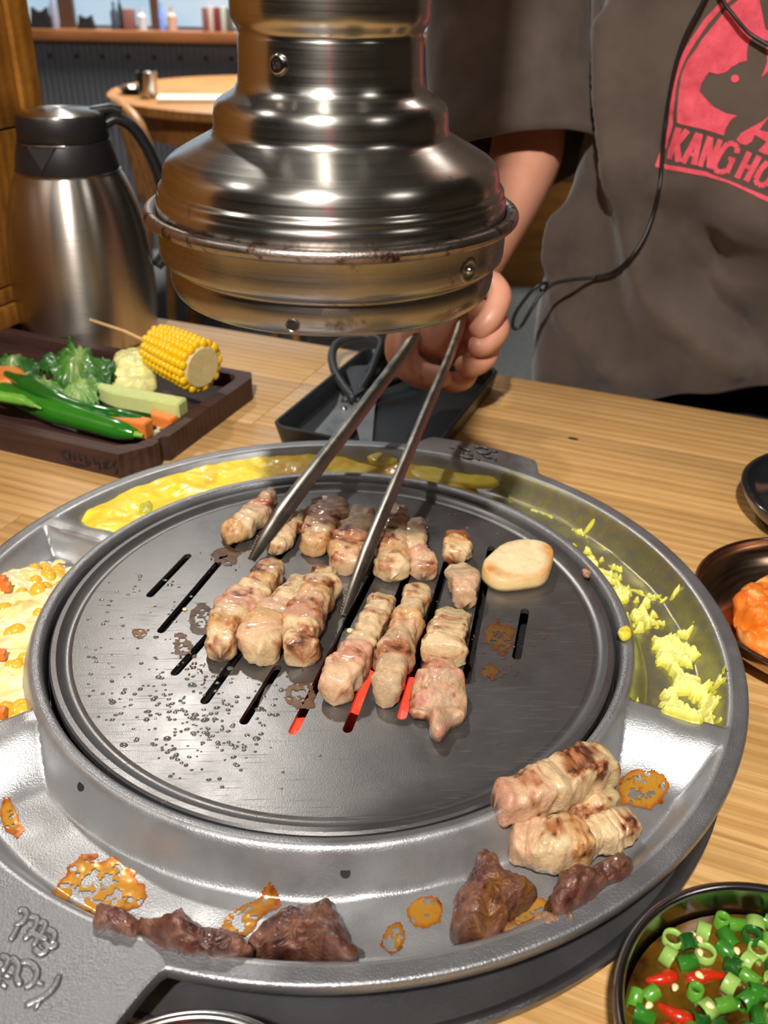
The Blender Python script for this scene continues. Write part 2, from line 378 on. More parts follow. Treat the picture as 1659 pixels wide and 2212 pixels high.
# round table and chairs in the background
def back_table():
    c = (-.20, 3.02); r = empty('round_table', (c[0], c[1], FLOORZ)); tag(r, 'round pale wooden table in the background behind the hood', 'table')
    H = .745
    lathe('tabletop', [(0, H + .004), (.545, H + .004), (.552, H), (.552, H - .024), (.545, H - .028), (0, H - .028)], M['bgwood'], r, 64)
    lathe('apron', [(.46, H - .028), (.46, H - .12), (.44, H - .12), (.44, H - .028)], M['bgwood'], r, 48)
    for k in range(4):
        a = PI / 4 + k * PI / 2; x, y = .38 * math.cos(a), .38 * math.sin(a)
        tube('leg', [(x, y, H - .03), (x * 1.1, y * 1.1, 0)], .024, M['bgwood'], r, 10)
back_table()
def chair(x, y, rz, label):
    r = empty('dining_chair', (x, y, FLOORZ)); r.rotation_euler = (0, 0, rz); r.scale = (.86, .86, 1); tag(r, label, 'chair', 'wooden chairs around the back table')
    m = M['bgwood']
    abox('seat', -.21, .21, -.21, .21, .43, .46, m, r, .01)
    for sx in (-1, 1):
        tube('leg', [(sx * .17, .17, .43), (sx * .19, .2, 0)], .017, m, r, 8)
        tube('leg', [(sx * .18, -.18, .43), (sx * .2, -.21, 0)], .017, m, r, 8)
    P = smoothpath([(-.19, -.19, .46), (-.20, -.22, .62), (-.17, -.25, .72), (0, -.28, .755), (.17, -.25, .72), (.20, -.22, .62), (.19, -.19, .46)], 6)
    tube('backrest', P, .021, m, r, 8)
    for sx in (-.06, .06): tube('spindle', [(sx, -.19, .46), (sx * 1.1, -.27, .74)], .014, m, r, 8)
chair(-.42, 2.68, -1.2, 'wooden chair with rounded back at the left of the round table')
chair(.02, 2.56, .15, 'wooden chair tucked in front of the round table')
g_ = lathe('metal_cup', [(0, 0), (.028, 0), (.032, .075), (.029, .078), (.026, .01), (0, .008)], M['bowl'], None, 24); g_.location = (-.585, 2.80, FLOORZ + .750); tag(g_, 'small steel cup at the left edge of the round table', 'cup')
g_ = lathe('small_dish', [(0, 0), (.04, 0), (.055, .02), (.05, .02), (.035, .006), (0, .005)], M['blackg'], None, 24); g_.location = (-.645, 2.90, FLOORZ + .750); tag(g_, 'little dark dish beside the steel cup', 'dish')
v, f = box_data((-.11, -.05, 0), (.2, .02, 0), (-.01, .11, 0), (0, 0, .012), .002); o = mk('napkin_stack', v, f, simple('paper_cream', srgb(240, 232, 205), .7)); o.location = (-.43, 2.72, FLOORZ + .750); tag(o, 'cream paper napkin stack on the round table', 'napkins')
v, f = box_data((-.07, -.05, 0), (.14, .0, 0), (0, .10, 0), (0, 0, .015), .002); o = mk('paper_packet', v, f, simple('paper_pink', srgb(240, 222, 226), .6)); o.location = (-.26, 2.62, FLOORZ + .750); tag(o, 'pinkish white packet beside the napkin stack', 'packet')
v, f = box_data((-.04, -.04, 0), (.08, .0, 0), (0, .08, 0), (0, 0, .02), .002); o = mk('menu_card', v, f, simple('paper_yel', srgb(225, 215, 170), .6)); o.location = (-.12, 2.90, FLOORZ + .750); tag(o, 'pale yellow folded card nearest the hood pipe on the round table', 'card')
# booth bench behind the person
be = empty('booth_bench', (.95, 3.45, FLOORZ)); tag(be, 'yellow wooden booth bench on the grey carpet behind the person', 'bench')
abox('seat_box', -.5, 1.3, -.2, .3, 0, .42, M['panel'], be, .004); abox('seat_cushion', -.5, 1.3, -.22, .3, .42, .48, simple('tan_vinyl', srgb(120, 80, 40), .4), be, .015); abox('back_board', -.5, 1.3, .25, .34, .42, .86, M['panel'], be, .004)
abox('side_board', -.54, -.5, -.2, .34, 0, .62, M['panel'], be, .003)
g_ = lathe('water_glass', [(0, 0), (.028, 0), (.034, .10), (.032, .10), (.026, .006), (0, .006)], M['bowl'], None, 20)
g_.location = (.47, 3.45, FLOORZ + .48 + .0); g_.location = (.52, 3.40, FLOORZ + .48); tag(g_, 'shiny tumbler on the booth bench seat behind the hood', 'tumbler')
# red lit sign on the wall behind the photographer (seen only as red streaks in the hood pipe)
s_ = empty('wall_sign', (-.12, -2.93, .95)); tag(s_, 'tall red lit sign on the wall behind the photographer', 'sign')
abox('sign_case', -.07, .07, -.06, 0, -.45, .55, bk, s_, .005); abox('lit_panel', -.06, .06, -.001, .006, -.44, .54, emit('red_sign_light', (1, .02, .06), 2.0), s_)
s_ = empty('ceiling_lamp', (-.26, -1.17, 1.64)); tag(s_, 'round ceiling spot lamp behind the photographer', 'lamp')
lathe('lamp_can', [(.055, -.02), (.07, -.02), (.07, .31), (.055, .31), (.055, -.02)], bk, s_, 24)
for x, y, l in ((.98, 1.65, 'round ceiling spot lamp behind the person'), (-.46, 1.68, 'wide round ceiling lamp beyond the hood'), (-1.15, .1, 'round ceiling spot lamp above the booth wall')):
    s_ = empty('ceiling_lamp', (x, y, 1.77)); tag(s_, l, 'lamp'); lathe('lamp_can', [(.165, -.02), (.18, -.02), (.18, .18), (.165, .18), (.165, -.02)], bk, s_, 24)

# ------------------------------------------------------------------ table
def table():
    r = empty('dining_table', T(0, -.1, TZ)); b = np.array(r.location); tag(r, 'long oak restaurant table of glued boards carrying the grill', 'table')
    bounds = [.5007, .390, .279, .168, .057, -.0537, -.165, -.276, -.387, -.498, -.62]
    rr = random.Random(11)
    for i in range(len(bounds) - 1):
        hi, lo = bounds[i], bounds[i + 1]; g = .0010 if (abs(hi + .0537) < 1e-4) else .00012; g2 = .0010 if abs(lo + .0537) < 1e-4 else .00012
        cuts = [-.565, -.20 + rr.uniform(-.12, .1), .66]
        if i == 5: cuts = [-.565, -.15, .66]
        for a, c in zip(cuts[:-1], cuts[1:]):
            dz = rr.uniform(0, .0004)
            box('plank', T(a + .0002, lo + g2, TZ - .03 - dz) - b, EX * (c - a - .0004), EY * (hi - lo - g - g2), EZ * .03, M['table'], r, .0006)
    kn = U(1238, 947, TZ + .0002) - b; v, f = lathe_data([(0, .0002), (.8, .0002), (1, 0)], 14); o = mk('knot', [kn + EX * q[0] * .0052 + EY * q[1] * .0024 + EZ * q[2] for q in v], f, M['dark'], r); o['label'] = 'small dark knot in the wood'
    box('frame', T(-.50, -.55, TZ - .075) - b, EX * 1.1, EY * .98, EZ * .043, M['table'], r)
    for u in (-.50, .55):
        for v in (-.55, .38): box('leg', T(u, v, FLOORZ) - b, EX * .06, EY * .06, EZ * (.676), M['table'], r, .003)
    return r
table()

# ------------------------------------------------------------------ grill: inset flange, tray, plate
def to_world(n, f, m): pass
st = lathe('stove_flange', [(.05, TZ + .0004), (.2265, TZ + .0004), (.2310, TZ + .0018), (.2325, TZ + .0055), (.2325, TZ + .0088), (.2310, TZ + .0100), (.2285, TZ + .0092), (.2250, TZ + .0050), (.215, TZ + .0040), (.207, TZ + .0040), (.05, TZ + .0030), (.05, TZ + .0004)], M['flange'], None, 160, (-.004, -.026))
tag(st, 'round dark steel flange set on the table under the big aluminium tray', 'flange')

DIV = [(math.radians(151.2), .0075), (math.radians(-152.2), .0075), (math.radians(-28.2), .0075)]
def angd(a, b): return (a - b + PI) % (2 * PI) - PI
FLR = -.0225
def tray_z(r, th):
    r = np.asarray(r, float); th = np.asarray(th, float)
    zi = -.0 - (.0 - FLR) * sm(.1806, .1935, r) ** .9
    zo = FLR + (-.0035 - FLR) * sm(.2225, .2365, r)
    z = np.maximum(zi, zo)
    for k, (a, wd) in enumerate(DIV):
        d = r * np.sin(angd(th, a)); near = np.abs(angd(th, a)) < .6
        front_side = (d < 0) if k != 1 else (d > 0)          # the long front compartment has softer shoulders
        w1 = np.where(front_side, .042, .012); w0 = .0030
        crest = -.0028
        zz = crest + (FLR - crest) * sm(w0, w1, np.abs(d))
        z = np.where(near, np.maximum(z, zz), z)
    pp = np.stack([r * np.cos(th), r * np.sin(th), r * 0], -1)
    return z + .0009 * vnoise(pp * 62) * sm(.182, .19, r) * sm(.236, .226, r)
TABS = [(math.radians(61.3), .0195, math.radians(11.2)), (math.radians(-123.5), .060, math.radians(14.5))]
def outer_r(th):
    e = 0
    for a, h, hw in TABS:
        d = abs(angd(th, a)); e = max(e, h * float(1 - sm(hw - .028, hw + .045, d)))
    return .2460 + e
def make_tray():
    NTH = 720; rs_in = [(.1738, -.014), (.1742, -.004), (.1752, -.0008), (.1768, 0), (.1790, .0002)]
    rr = list(np.concatenate([np.linspace(.1806, .1960, 12), np.linspace(.1985, .2215, 10), np.linspace(.2235, .2375, 11)]))
    V, Fc = [], []; L = None
    for j in range(NTH):
        th = 2 * PI * j / NTH; ro = outer_r(th); c, s = math.cos(th), math.sin(th); ring = []
        for r, z in rs_in: ring.append((r, z))
        zz = tray_z(np.array(rr), np.full(len(rr), th))
        for r, z in zip(rr, zz): ring.append((r, float(z)))
        for t_ in (.15, .4, .7, .9): ring.append((.2375 + (ro - .0012 - .2375) * t_, -.0035))
        ring += [(ro - .0008, -.0037), (ro, -.0048), (ro - .0002, -.0095), (ro - .0015, -.0108), (.2385, -.0116), (.2350, -.0190), (.2250, -.0262), (.186, -.0262), (.1738, -.020)]
        L = len(ring)
        for r, z in ring: V.append((r * c, r * s, z))
    for j in range(NTH):
        j2 = (j + 1) % NTH
        for i in range(L - 1): Fc.append((j * L + i, j2 * L + i, j2 * L + i + 1, j * L + i + 1))
        Fc.append((j * L + L - 1, j2 * L + L - 1, j2 * L, j * L))
    o = mk('grill_tray', V, Fc, M['alu'], None, True, None, 50); o.data.materials.append(M['aluc'])
    mi = np.zeros(len(Fc), int)
    for j in range(NTH):
        for i in range(L):
            if i < 4 or 37 <= i <= 44: mi[j * L + i] = 1
    o.data.polygons.foreach_set('material_index', mi)
    tag(o, 'big round cast aluminium barbecue tray with divided side troughs and two handles', 'tray'); return o
tray = make_tray()
def emboss(strokes, z, rad, name, parent, hz=.5):
    parts = []
    for st_ in strokes:
        P = np.array([U(x, y, z) for x, y in st_]); P = smoothpath(P, 4) if len(P) > 2 else P
        R = np.full(len(P), rad); R[0] *= .7; R[-1] *= .6
        parts.append(tube_data(P, R, 7))
    V, Fc = joined(parts); V = [(v[0], v[1], z + (v[2] - z) * hz) for v in V]
    o = mk(name, V, Fc, M['aluc'], parent); o['label'] = 'raised cast calligraphy lettering'; return o
emboss([[(38, 1968), (50, 1965), (58, 1975), (50, 1990), (30, 2000)], [(40, 2000), (28, 2022), (20, 2030)], [(62, 1978), (80, 1985), (72, 2010), (50, 2030)], [(84, 1990), (98, 1996), (88, 2020), (70, 2044)], [(60, 2008), (84, 2022), (104, 2030)], [(72, 2046), (90, 2060), (108, 2044)],
        [(100, 2004), (118, 2018), (112, 2040)], [(92, 2034), (110, 2046), (126, 2036)], [(0, 2062), (18, 2074), (4, 2100)], [(22, 2066), (40, 2084), (36, 2112), (46, 2128)], [(44, 2078), (66, 2080), (80, 2098), (74, 2120), (52, 2134)], [(74, 2118), (94, 2126)], [(128, 2106), (118, 2130), (92, 2154), (52, 2172)], [(92, 2152), (76, 2178)], [(4, 2104), (24, 2110)], [(0, 2120), (14, 2132)]], -.0030, .0016, 'raised_lettering', tray)
emboss([[(972, 965), (980, 968)], [(988, 962), (1006, 970), (1016, 974)], [(990, 982), (1010, 988), (1022, 990)], [(1000, 972), (998, 984)], [(1012, 976), (1020, 984)], [(1026, 966), (1044, 966), (1054, 970)], [(1030, 974), (1046, 980), (1060, 976)], [(1062, 974), (1076, 976)], [(1044, 984), (1062, 990)], [(1064, 984), (1072, 994)], [(1030, 990), (1036, 994)]], -.0028, .0014, 'raised_lettering', tray)
# drain holes in the tray wall (dark plugs set into the wall)
for a, r_, z_ in ((-89.0, .1866, -.0085), (-133.3, .1850, -.0060)):
    a = math.radians(a); n_ = np.array([math.cos(a), math.sin(a), .7]); n_ /= np.linalg.norm(n_); c_ = np.array([r_ * math.cos(a), r_ * math.sin(a), z_])
    c_[2] = float(tray_z(r_, a))
    o = tube('drain_hole', [c_ - n_ * .002, c_ + n_ * .0003], .0024, M['dark'], tray, 16); o['label'] = 'small dark drain hole'

PZ = -.0062
SLOTS = [((409.7, 1196.6), (320, 1290)), ((509, 1172), (344, 1367.6)), ((628, 1175), (373, 1459)), ((529, 1395), (438, 1521)), ((602.6, 1437), (523, 1565)),
         ((842, 1165), (630, 1587)), ((915, 1150), (748, 1583)), ((985, 1150), (866, 1554)), ((1062, 1180), (1005, 1478)), ((1135, 1315), (1115, 1425))]
def slot_poly(a, b, hw=.0027, n=6):
    a, b = np.array(a[:2]), np.array(b[:2]); d = (b - a) / np.linalg.norm(b - a); ang = math.atan2(d[1], d[0]); P = []
    for k in range(n + 1): t_ = ang - PI / 2 + PI * k / n; P.append(b - d * hw + hw * np.array([math.cos(t_), math.sin(t_)]))
    for k in range(n + 1): t_ = ang + PI / 2 + PI * k / n; P.append(a + d * hw + hw * np.array([math.cos(t_), math.sin(t_)]))
    return P
def make_plate():
    pts, faces, edges = [], [], []
    def loop(P):
        b = len(pts); pts.extend([Vector((float(p[0]), float(p[1]))) for p in P]); faces.append([b + i for i in range(len(P))]); return b
    NC = 180; RI = .1585
    loop([(RI * math.cos(2 * PI * k / NC), RI * math.sin(2 * PI * k / NC)) for k in range(NC)])
    polys = []
    for a, b in SLOTS:
        P = slot_poly(U(*a, PZ), U(*b, PZ)); polys.append(P); loop(P[::-1])
    r = delaunay_2d_cdt(pts, [], faces, 2, 1e-7)
    V = [(v[0], v[1], PZ) for v in r[0]]; Fc = [tuple(f) for f in r[2]]
    parts = [(V, Fc)]
    for P in polys:
        n = len(P); v = [(p[0], p[1], PZ) for p in P] + [(p[0], p[1], PZ - .0035) for p in P]
        parts.append((v, [(i, (i + 1) % n, n + (i + 1) % n, n + i) for i in range(n)]))
    prof = [(RI, PZ), (.1600, PZ - .0004), (.1618, PZ - .0006), (.1650, PZ + .0010), (.1672, PZ + .0030), (.1700, PZ + .0030), (.1712, PZ + .0018), (.1712, PZ - .004), (.1640, PZ - .006), (.1600, PZ - .0045)]
    parts.append(lathe_data(prof, NC))
    v, f = joined(parts)
    o = mk('grill_plate', v, f, M['plate'], None, True, None, 35)
    tag(o, 'round steel griddle plate with slots, wet and scratched, holding the meat', 'griddle'); return o, polys
plate, SP = make_plate()
# fire bowl and embers below
fb = lathe('fire_bowl', [(0, TZ + .0055), (.150, TZ + .0055), (.165, TZ + .012), (.1725, TZ + .021), (.1730, TZ + .021), (.1735, TZ + .014), (.168, TZ + .008), (.15, TZ + .0052)], M['dark'], None, 64)
tag(fb, 'black fire bowl seen through the griddle slots', 'fire bowl')
M['ember'] = emit('glowing_ember', (1.0, .045, .02), 2.2); M['ash'] = simple('ashy_charcoal', (.10, .095, .09), .9, 0, 0, .7, 160, .5, 200)
rr = random.Random(5); ncoal = 0
hot = [U(640, 1580, -.02), U(790, 1500, -.02), U(785, 1478, -.02), U(873, 1535, -.02), U(880, 1505, -.02)]; ash = [U(572, 1505, -.02), U(735, 1385, -.02)]
for i, p in enumerate(hot + ash):
    v, f = [], []
    bm = bmesh.new(); bmesh.ops.create_icosphere(bm, subdivisions=2, radius=1)
    for q in bm.verts: q.co = q.co * (1 + .25 * float(vnoise(np.array(q.co) * 1.3 + i * 3))); q.co.x *= .014; q.co.y *= .011; q.co.z *= .0085
    me = bpy.data.meshes.new('charcoal'); bm.to_mesh(me); bm.free(); me.materials.append(M['ember'] if i < len(hot) else M['ash'])
    o = link('charcoal', me); o.location = (p[0], p[1], TZ + .0135); o.rotation_euler = (0, 0, i * 1.1)
    tag(o, ['glowing red ember under the lower end of the slot left of the pink pork strip', 'glowing red ember between the two long front pork strips', 'glowing red ember just behind the one between the two long front strips', 'glowing red ember under the slot end left of the curled pork slice', 'glowing red ember beneath the curled pork slice edge', 'grey ashy charcoal under the short slot in front of the left pork pieces', 'grey ashy charcoal under the slot at the right tong tip'][i], 'charcoal', 'charcoal lumps under the griddle')

# ------------------------------------------------------------------ exhaust hood
def hood():
    r = empty('exhaust_hood', (0, 0, .2)); tag(r, 'hanging stainless steel exhaust hood with rusty brim above the grill', 'exhaust hood')
    z0 = .2
    def P(p): return [(a, b - z0) for a, b in p]
    lathe('pipe', P([(.0448, 1.93), (.0448, .3290), (.0446, .3262), (.0436, .3238), (.0424, .3222), (.0415, .3205), (.0413, .3195), (.0417, .3186), (.0419, .3180), (.0419, .3168)]), M['steel'], r, 128, sharp=60)
    lathe('neck', P([(.0416, .3190), (.0419, .3170), (.0421, .3120), (.0424, .3030), (.0430, .2995), (.0447, .2968), (.0472, .2952), (.0500, .2938), (.0526, .2920), (.0541, .2896), (.0547, .2865), (.0549, .2825), (.0551, .2805), (.0560, .2788), (.0575, .2778), (.0640, .2745), (.0710, .2708), (.0755, .2682), (.0782, .2660), (.0796, .2634), (.0803, .2604), (.0806, .2575), (.0808, .2566), (.0820, .2560), (.0829, .2548), (.0830, .2535), (.0829, .2524), (.0836, .2515), (.0842, .2500), (.0842, .2480), (.0842, .2405)]), M['steel'], r, 160, sharp=60)
    br = [(.0878 + .0032 * math.cos(a), .2432 + .0032 * math.sin(a)) for a in np.linspace(0, 2 * PI, 17)]
    o = lathe('brim', P(br), M['rim_steel'], r, 160, sharp=180); o['label'] = 'rusty rolled steel brim'
    lathe('collar', P([(.0858, .2424), (.0852, .2400), (.0850, .2310), (.0849, .2262), (.0845, .2242), (.0830, .2226), (.0806, .2215), (.0800, .2203), (.0803, .2193), (.0806, .2180), (.0806, .2140), (.0800, .2100), (.0788, .2072), (.0768, .2052), (.0750, .2046), (.0738, .2052), (.0745, .2100), (.0745, .235), (.070, .243), (.03, .245), (.0, .245)]), M['csteel'], r, 160, sharp=60)
    def fitting(name, ang, R, z, prof, m, lab=None):
        v, f = lathe_data(prof, 24); a = math.radians(ang); X = Vector((-math.sin(a), math.cos(a), 0)); Z = Vector((math.cos(a), math.sin(a), 0)); Y = Z.cross(X)
        v = [Vector((R * math.cos(a), R * math.sin(a), z - z0)) + X * p[0] + Y * p[1] + Z * p[2] for p in v]
        o = mk(name, v, f, m, r, True, None, 50)
        if lab: o['label'] = lab
    fitting('rivet', -121.5, .0416, .3095, [(.0045, 0), (.0045, .0012), (.0040, .0020), (.0028, .0024), (.0019, .0022), (.0016, .0016), (.0016, .0008), (0, .0008)], M['bowl'], 'shiny hollow rivet')
    fitting('rivet_bore', -121.5, .0428, .3095, [(.0016, 0), (.0012, .0004), (0, .0004)], M['dark'])
    fitting('screw_dimple', -44.6, .0842, .2300, [(.0062, -.001), (.0060, .0009), (.0048, .0013), (.0036, .0009), (.0020, .0010), (.0014, .0022), (0, .0025)], M['steel'])
    fitting('vent_hole', -102.7, .0797, .2108, [(.0031, -.001), (.0031, .0012), (.0026, .0014), (.0022, .0010)], M['rim_steel'])
    fitting('vent_hole_bore', -102.7, .0800, .2108, [(.0025, 0), (.0023, .0005), (0, .0005)], M['dark'], 'dark punched hole')
hood()

# ------------------------------------------------------------------ meat
CR = {'f': srgb(240, 214, 170), 'm': srgb(230, 188, 154), 'p': srgb(228, 168, 146), 's': srgb(206, 190, 146), 'b': srgb(226, 178, 118), 'g': srgb(200, 172, 140), 'r': srgb(206, 146, 122), 'c': srgb(150, 76, 34),
      'd': srgb(108, 68, 58), 'e': srgb(140, 98, 80), 'k': srgb(76, 42, 38), 'o': srgb(140, 92, 44)}
def colour_field(Pw, base, brown, seed, brown_c=srgb(176, 92, 32), char_c=srgb(66, 28, 14), top=None):
    n1 = fbm(Pw, 95, 4, seed); n2 = fbm(Pw, 330, 3, seed + 4); n3 = fbm(Pw, 60, 3, seed + 9)
    t = (brown if np.ndim(brown) else np.full(len(Pw), brown)) + .08
    a = sm(.22, .58, n1 * .95 + n2 * .5 + t)[:, None] * .85
    c = base * (1 - a) + brown_c * a
    b = sm(.58, .82, n1 * .9 + n2 * .7 + t * 1.05)[:, None] * .9
    c = c * (1 - b) + char_c * b
    v = (1 + .18 * n3 + .12 * n2)[:, None]
    return np.clip(c * v * np.array([.88, .84, .80]), 0.002, 1)
def strip(name, pts, bands, seed, label, cat, group, z0=PZ, brown=.12, res=(84, 44), m=None, boxy=.62, rough_amp=1.0, thick=None, roll=0.0, parent=None, brown_at=None):
    """meat strip along pixel-located spine points (x, y, width px, height m[, base z])"""
    W = []
    for p in pts:
        zb = p[4] if len(p) > 4 else z0; q = U(p[0], p[1], zb + p[3] * .75); W.append([q[0], q[1], zb, p[2] * depth(q) / F * .5, p[3]])
    W = smoothpath(W, 10); W = resample(W, res[0], False)
    Pc, wd, hh = W[:, :3], W[:, 3], W[:, 4]
    Tn = np.gradient(Pc, axis=0); Tn /= np.linalg.norm(Tn, axis=1)[:, None]
    S = np.cross(Tn, [0, 0, 1]); S /= np.linalg.norm(S, axis=1)[:, None]; Nn = np.cross(S, Tn)
    n, mm = res; s = np.linspace(0, 1, n); e = .07
    end = np.minimum(s, 1 - s) / e; ef = np.where(end < 1, (1 - (1 - np.clip(end, 0, 1)) ** 2.6) ** (1 / 2.6), 1.0)
    nb = len(bands); bi = np.clip(s * nb + .25 * vnoise(np.stack([s * 0 + seed, s * 9, s * 0], 1)), 0, nb - 1e-6)
    frac = bi - np.floor(bi); bul = 1 + .05 * np.sin(PI * frac) ** .6 - .03
    wob = 1 + .20 * vnoise(np.stack([s * nb * 1.4, s * 0 + seed * 3.3, s * 0], 1))
    V = np.zeros((n, mm, 3)); A = np.arange(mm) * 2 * PI / mm
    ca, sa = np.cos(A + roll), np.sin(A + roll)
    cx = np.sign(ca) * np.abs(ca) ** boxy; sz = np.sign(sa) * np.abs(sa) ** boxy
    for i in range(n):
        w_ = wd[i] * ef[i] * bul[i] * wob[i]; h_ = hh[i] * (0.25 + .75 * ef[i]) * (.5 + .5 * bul[i])
        V[i] = Pc[i] + S[i][None] * (cx * w_)[:, None] + Nn[i][None] * ((sz * .5 + .5) * h_)[:, None]
    cen = Pc + Nn * (hh * .45)[:, None]
    D = V - cen[:, None]; D /= np.linalg.norm(D, axis=2)[..., None] + 1e-9
    P2 = V.reshape(-1, 3); amp = (.0024 * fbm(P2, 110, 3, seed) + .0008 * fbm(P2, 420, 3, seed + 2) + .0011 * (np.abs(fbm(P2, 120, 2, seed + 7)) * 2 - .5)) * rough_amp
    # ragged step where one band meets the next
    fr = np.repeat(frac[:, None], mm, 1).ravel(); bj = np.repeat(bi[:, None], mm, 1).ravel() + .35 * fbm(P2, 150, 2, seed + 5)
    amp = amp - .0007 * np.exp(-((bj - np.round(bj)) / .07) ** 2) * sm(-.1, .3, fbm(P2, 60, 2, seed + 31))
    V2 = P2 + D.reshape(-1, 3) * (amp * np.repeat(np.sqrt(ef), mm))[:, None]
    zb = np.repeat(Pc[:, 2], mm); V2[:, 2] = np.maximum(V2[:, 2], zb)
    base = np.array([CR[b] for b in bands]); bq = np.clip(bj - .5, 0, nb - 1.001); bk = bq.astype(int); bf = sm(.25, .75, bq - bk)[:, None]; cb = base[bk] * (1 - bf) + base[np.minimum(bk + 1, nb - 1)] * bf; cb = cb * .8 + CR['f'] * .2
    edge = np.exp(-((bj - np.round(bj)) / .10) ** 2)[:, None]; cb = cb * (1 - .18 * edge) + CR['b'] * .18 * edge
    up = np.tile(sz, n); tb = np.where(up > .2, brown, brown - .12)
    if brown_at:
        for (a_, b_, k_) in brown_at:
            ss = np.repeat(s, mm); tb = tb + k_ * np.exp(-((ss - a_) / b_) ** 2) * (up > -.3)
    col = colour_field(V2, cb, tb, seed + 20)
    Fc = [(i * mm + k, i * mm + (k + 1) % mm, (i + 1) * mm + (k + 1) % mm, (i + 1) * mm + k) for i in range(n - 1) for k in range(mm)]
    Fc.append(tuple(range(mm - 1, -1, -1))); Fc.append(tuple((n - 1) * mm + k for k in range(mm)))
    o = mk(name, V2, Fc, m or M['meat'], parent, True, col)
    if cat: tag(o, label, cat, group)
    return o
def blob(name, poly, h, cols, seed, label, cat, group, z0=PZ, flat=3.0, brown=.1, ridges=(), res=(34, 120), m=None, amp=1.0, zlift=.6, zf=None, parent=None, cfn=None, under=0.0, brown_c=None, char_c=None, edge_lift=0.0):
    """star-shaped slab: pixel outline traced at the height of its rim, thickness h"""
    P = np.array([U(x, y, z0 + h * zlift) for x, y in poly]); P = smoothpath(np.vstack([P, P[:1]]), 6)[:-1]; P = resample(P[:, :2], res[1])
    c = P.mean(0); n, mm = res; V = []
    rho = np.linspace(0, 1, n) ** .8
    top = (1 - np.clip(rho, 0, 1) ** flat) ** (1 / flat)
    for i in range(1, n):
        for k in range(mm):
            q = c + (P[k] - c) * rho[i]; V.append((q[0], q[1], h * (.35 + .65 * top[i]) if i < n - 1 else h * .38))
    for r_ in (.985, .8, .0):
        for k in range(mm):
            q = c + (P[k] - c) * r_; V.append((q[0], q[1], 0 if r_ < .98 else h * .08))
    V = np.array([(c[0], c[1], h)] + V); Q = V.copy(); Q[:, 2] += z0
    hz = V[:, 2] / h
    V[:, 2] += np.where(hz > .3, (.0014 * fbm(Q, 110, 3, seed) + .0006 * fbm(Q, 380, 3, seed + 3)) * amp, 0)
    jit = .0012 * amp * fbm(Q, 150, 3, seed + 6); d = V[:, :2] - c; V[:, :2] += d / (np.linalg.norm(d, axis=1)[:, None] + 1e-6) * (jit * (hz > .05))[:, None]
    for rg in ridges:
        R = np.array([U(x, y, z0 + h)[:2] for x, y in rg[0]]); R = resample(smoothpath(R, 5), 30, False)
        dd = np.min(np.linalg.norm(V[:, None, :2] - R[None], axis=2), axis=1); V[:, 2] += np.where(hz > .3, rg[1] * np.exp(-(dd / rg[2]) ** 2), 0)
    if edge_lift: 
        rr_ = np.linalg.norm(V[:, :2] - c, axis=1); V[:, 2] += edge_lift * (rr_ / rr_.max()) ** 2
    V[:, 2] = np.maximum(V[:, 2], 0)
    if zf is not None: V[:, 2] += zf(V[:, 0], V[:, 1])
    else: V[:, 2] += z0
    Fc = [(0, 1 + k, 1 + (k + 1) % mm) for k in range(mm)]
    for i in range(n + 1):
        for k in range(mm): Fc.append((1 + i * mm + k, 1 + (i + 1) * mm + k, 1 + (i + 1) * mm + (k + 1) % mm, 1 + i * mm + (k + 1) % mm))
    if cfn is not None: col = cfn(V, hz)
    else:
        base = np.array([CR[b] for b in cols]); t_ = (fbm(V, 70, 3, seed + 8) * .9 + .5) * len(cols); i0 = np.clip(t_, 0, len(cols) - 1.001); k0 = i0.astype(int); f_ = (i0 - k0)[:, None]; f_ = f_ * f_ * (3 - 2 * f_)
        cb = base[k0] * (1 - f_) + base[np.minimum(k0 + 1, len(cols) - 1)] * f_
        kw = {}
        if brown_c is not None: kw['brown_c'] = brown_c
        if char_c is not None: kw['char_c'] = char_c
        col = colour_field(V, cb, brown, seed + 11, **kw)
    o = mk(name, V, Fc, m or M['meat'], parent, True, col)
    if cat: tag(o, label, cat, group)
    return o
G1 = 'pork strips grilling on the griddle'
strip('pork_strip', [(590, 1052, 14, .006), (575, 1075, 46, .012), (545, 1110, 66, .015), (515, 1130, 62, .015), (482, 1150, 40, .012)], 'smrmfb', 1, 'pork piece furthest to the back left of the griddle, tail pointing up', 'meat', G1, brown=.16)
strip('pork_strip', [(650, 1100, 40, .009), (622, 1130, 58, .012), (605, 1160, 50, .012), (592, 1182, 40, .010)], 'gfmf', 2, 'small pork piece half hidden behind the left tong blade', 'meat', G1, brown=.05)
strip('pork_strip', [(715, 1075, 70, .012), (708, 1105, 92, .014), (690, 1140, 72, .015), (675, 1175, 66, .015)], 'egrmfb', 3, 'broad darker pork piece at the back centre between the tong blades', 'meat', G1, brown=.22)
strip('pork_strip', [(785, 1092, 44, .010), (775, 1130, 66, .013), (755, 1170, 80, .016), (748, 1205, 74, .014), (745, 1226, 44, .009)], 'ggfmbm', 4, 'pork piece with browned knob just left of the right tong blade', 'meat', G1, brown=.16)
strip('pork_strip', [(856, 1088, 56, .011), (848, 1130, 60, .013), (850, 1180, 62, .014), (848, 1205, 74, .015), (845, 1232, 66, .014)], 'sggfmbf', 5, 'long pork strip with browned spot right of the right tong blade', 'meat', G1, brown=.15)
strip('pork_strip', [(900, 1118, 36, .010), (896, 1155, 46, .012), (900, 1190, 50, .013), (916, 1205, 58, .014), (916, 1232, 52, .012)], 'ggfpm', 6, 'narrow pale pork strip with pink end beside the spotted strip', 'meat', G1, brown=.02)
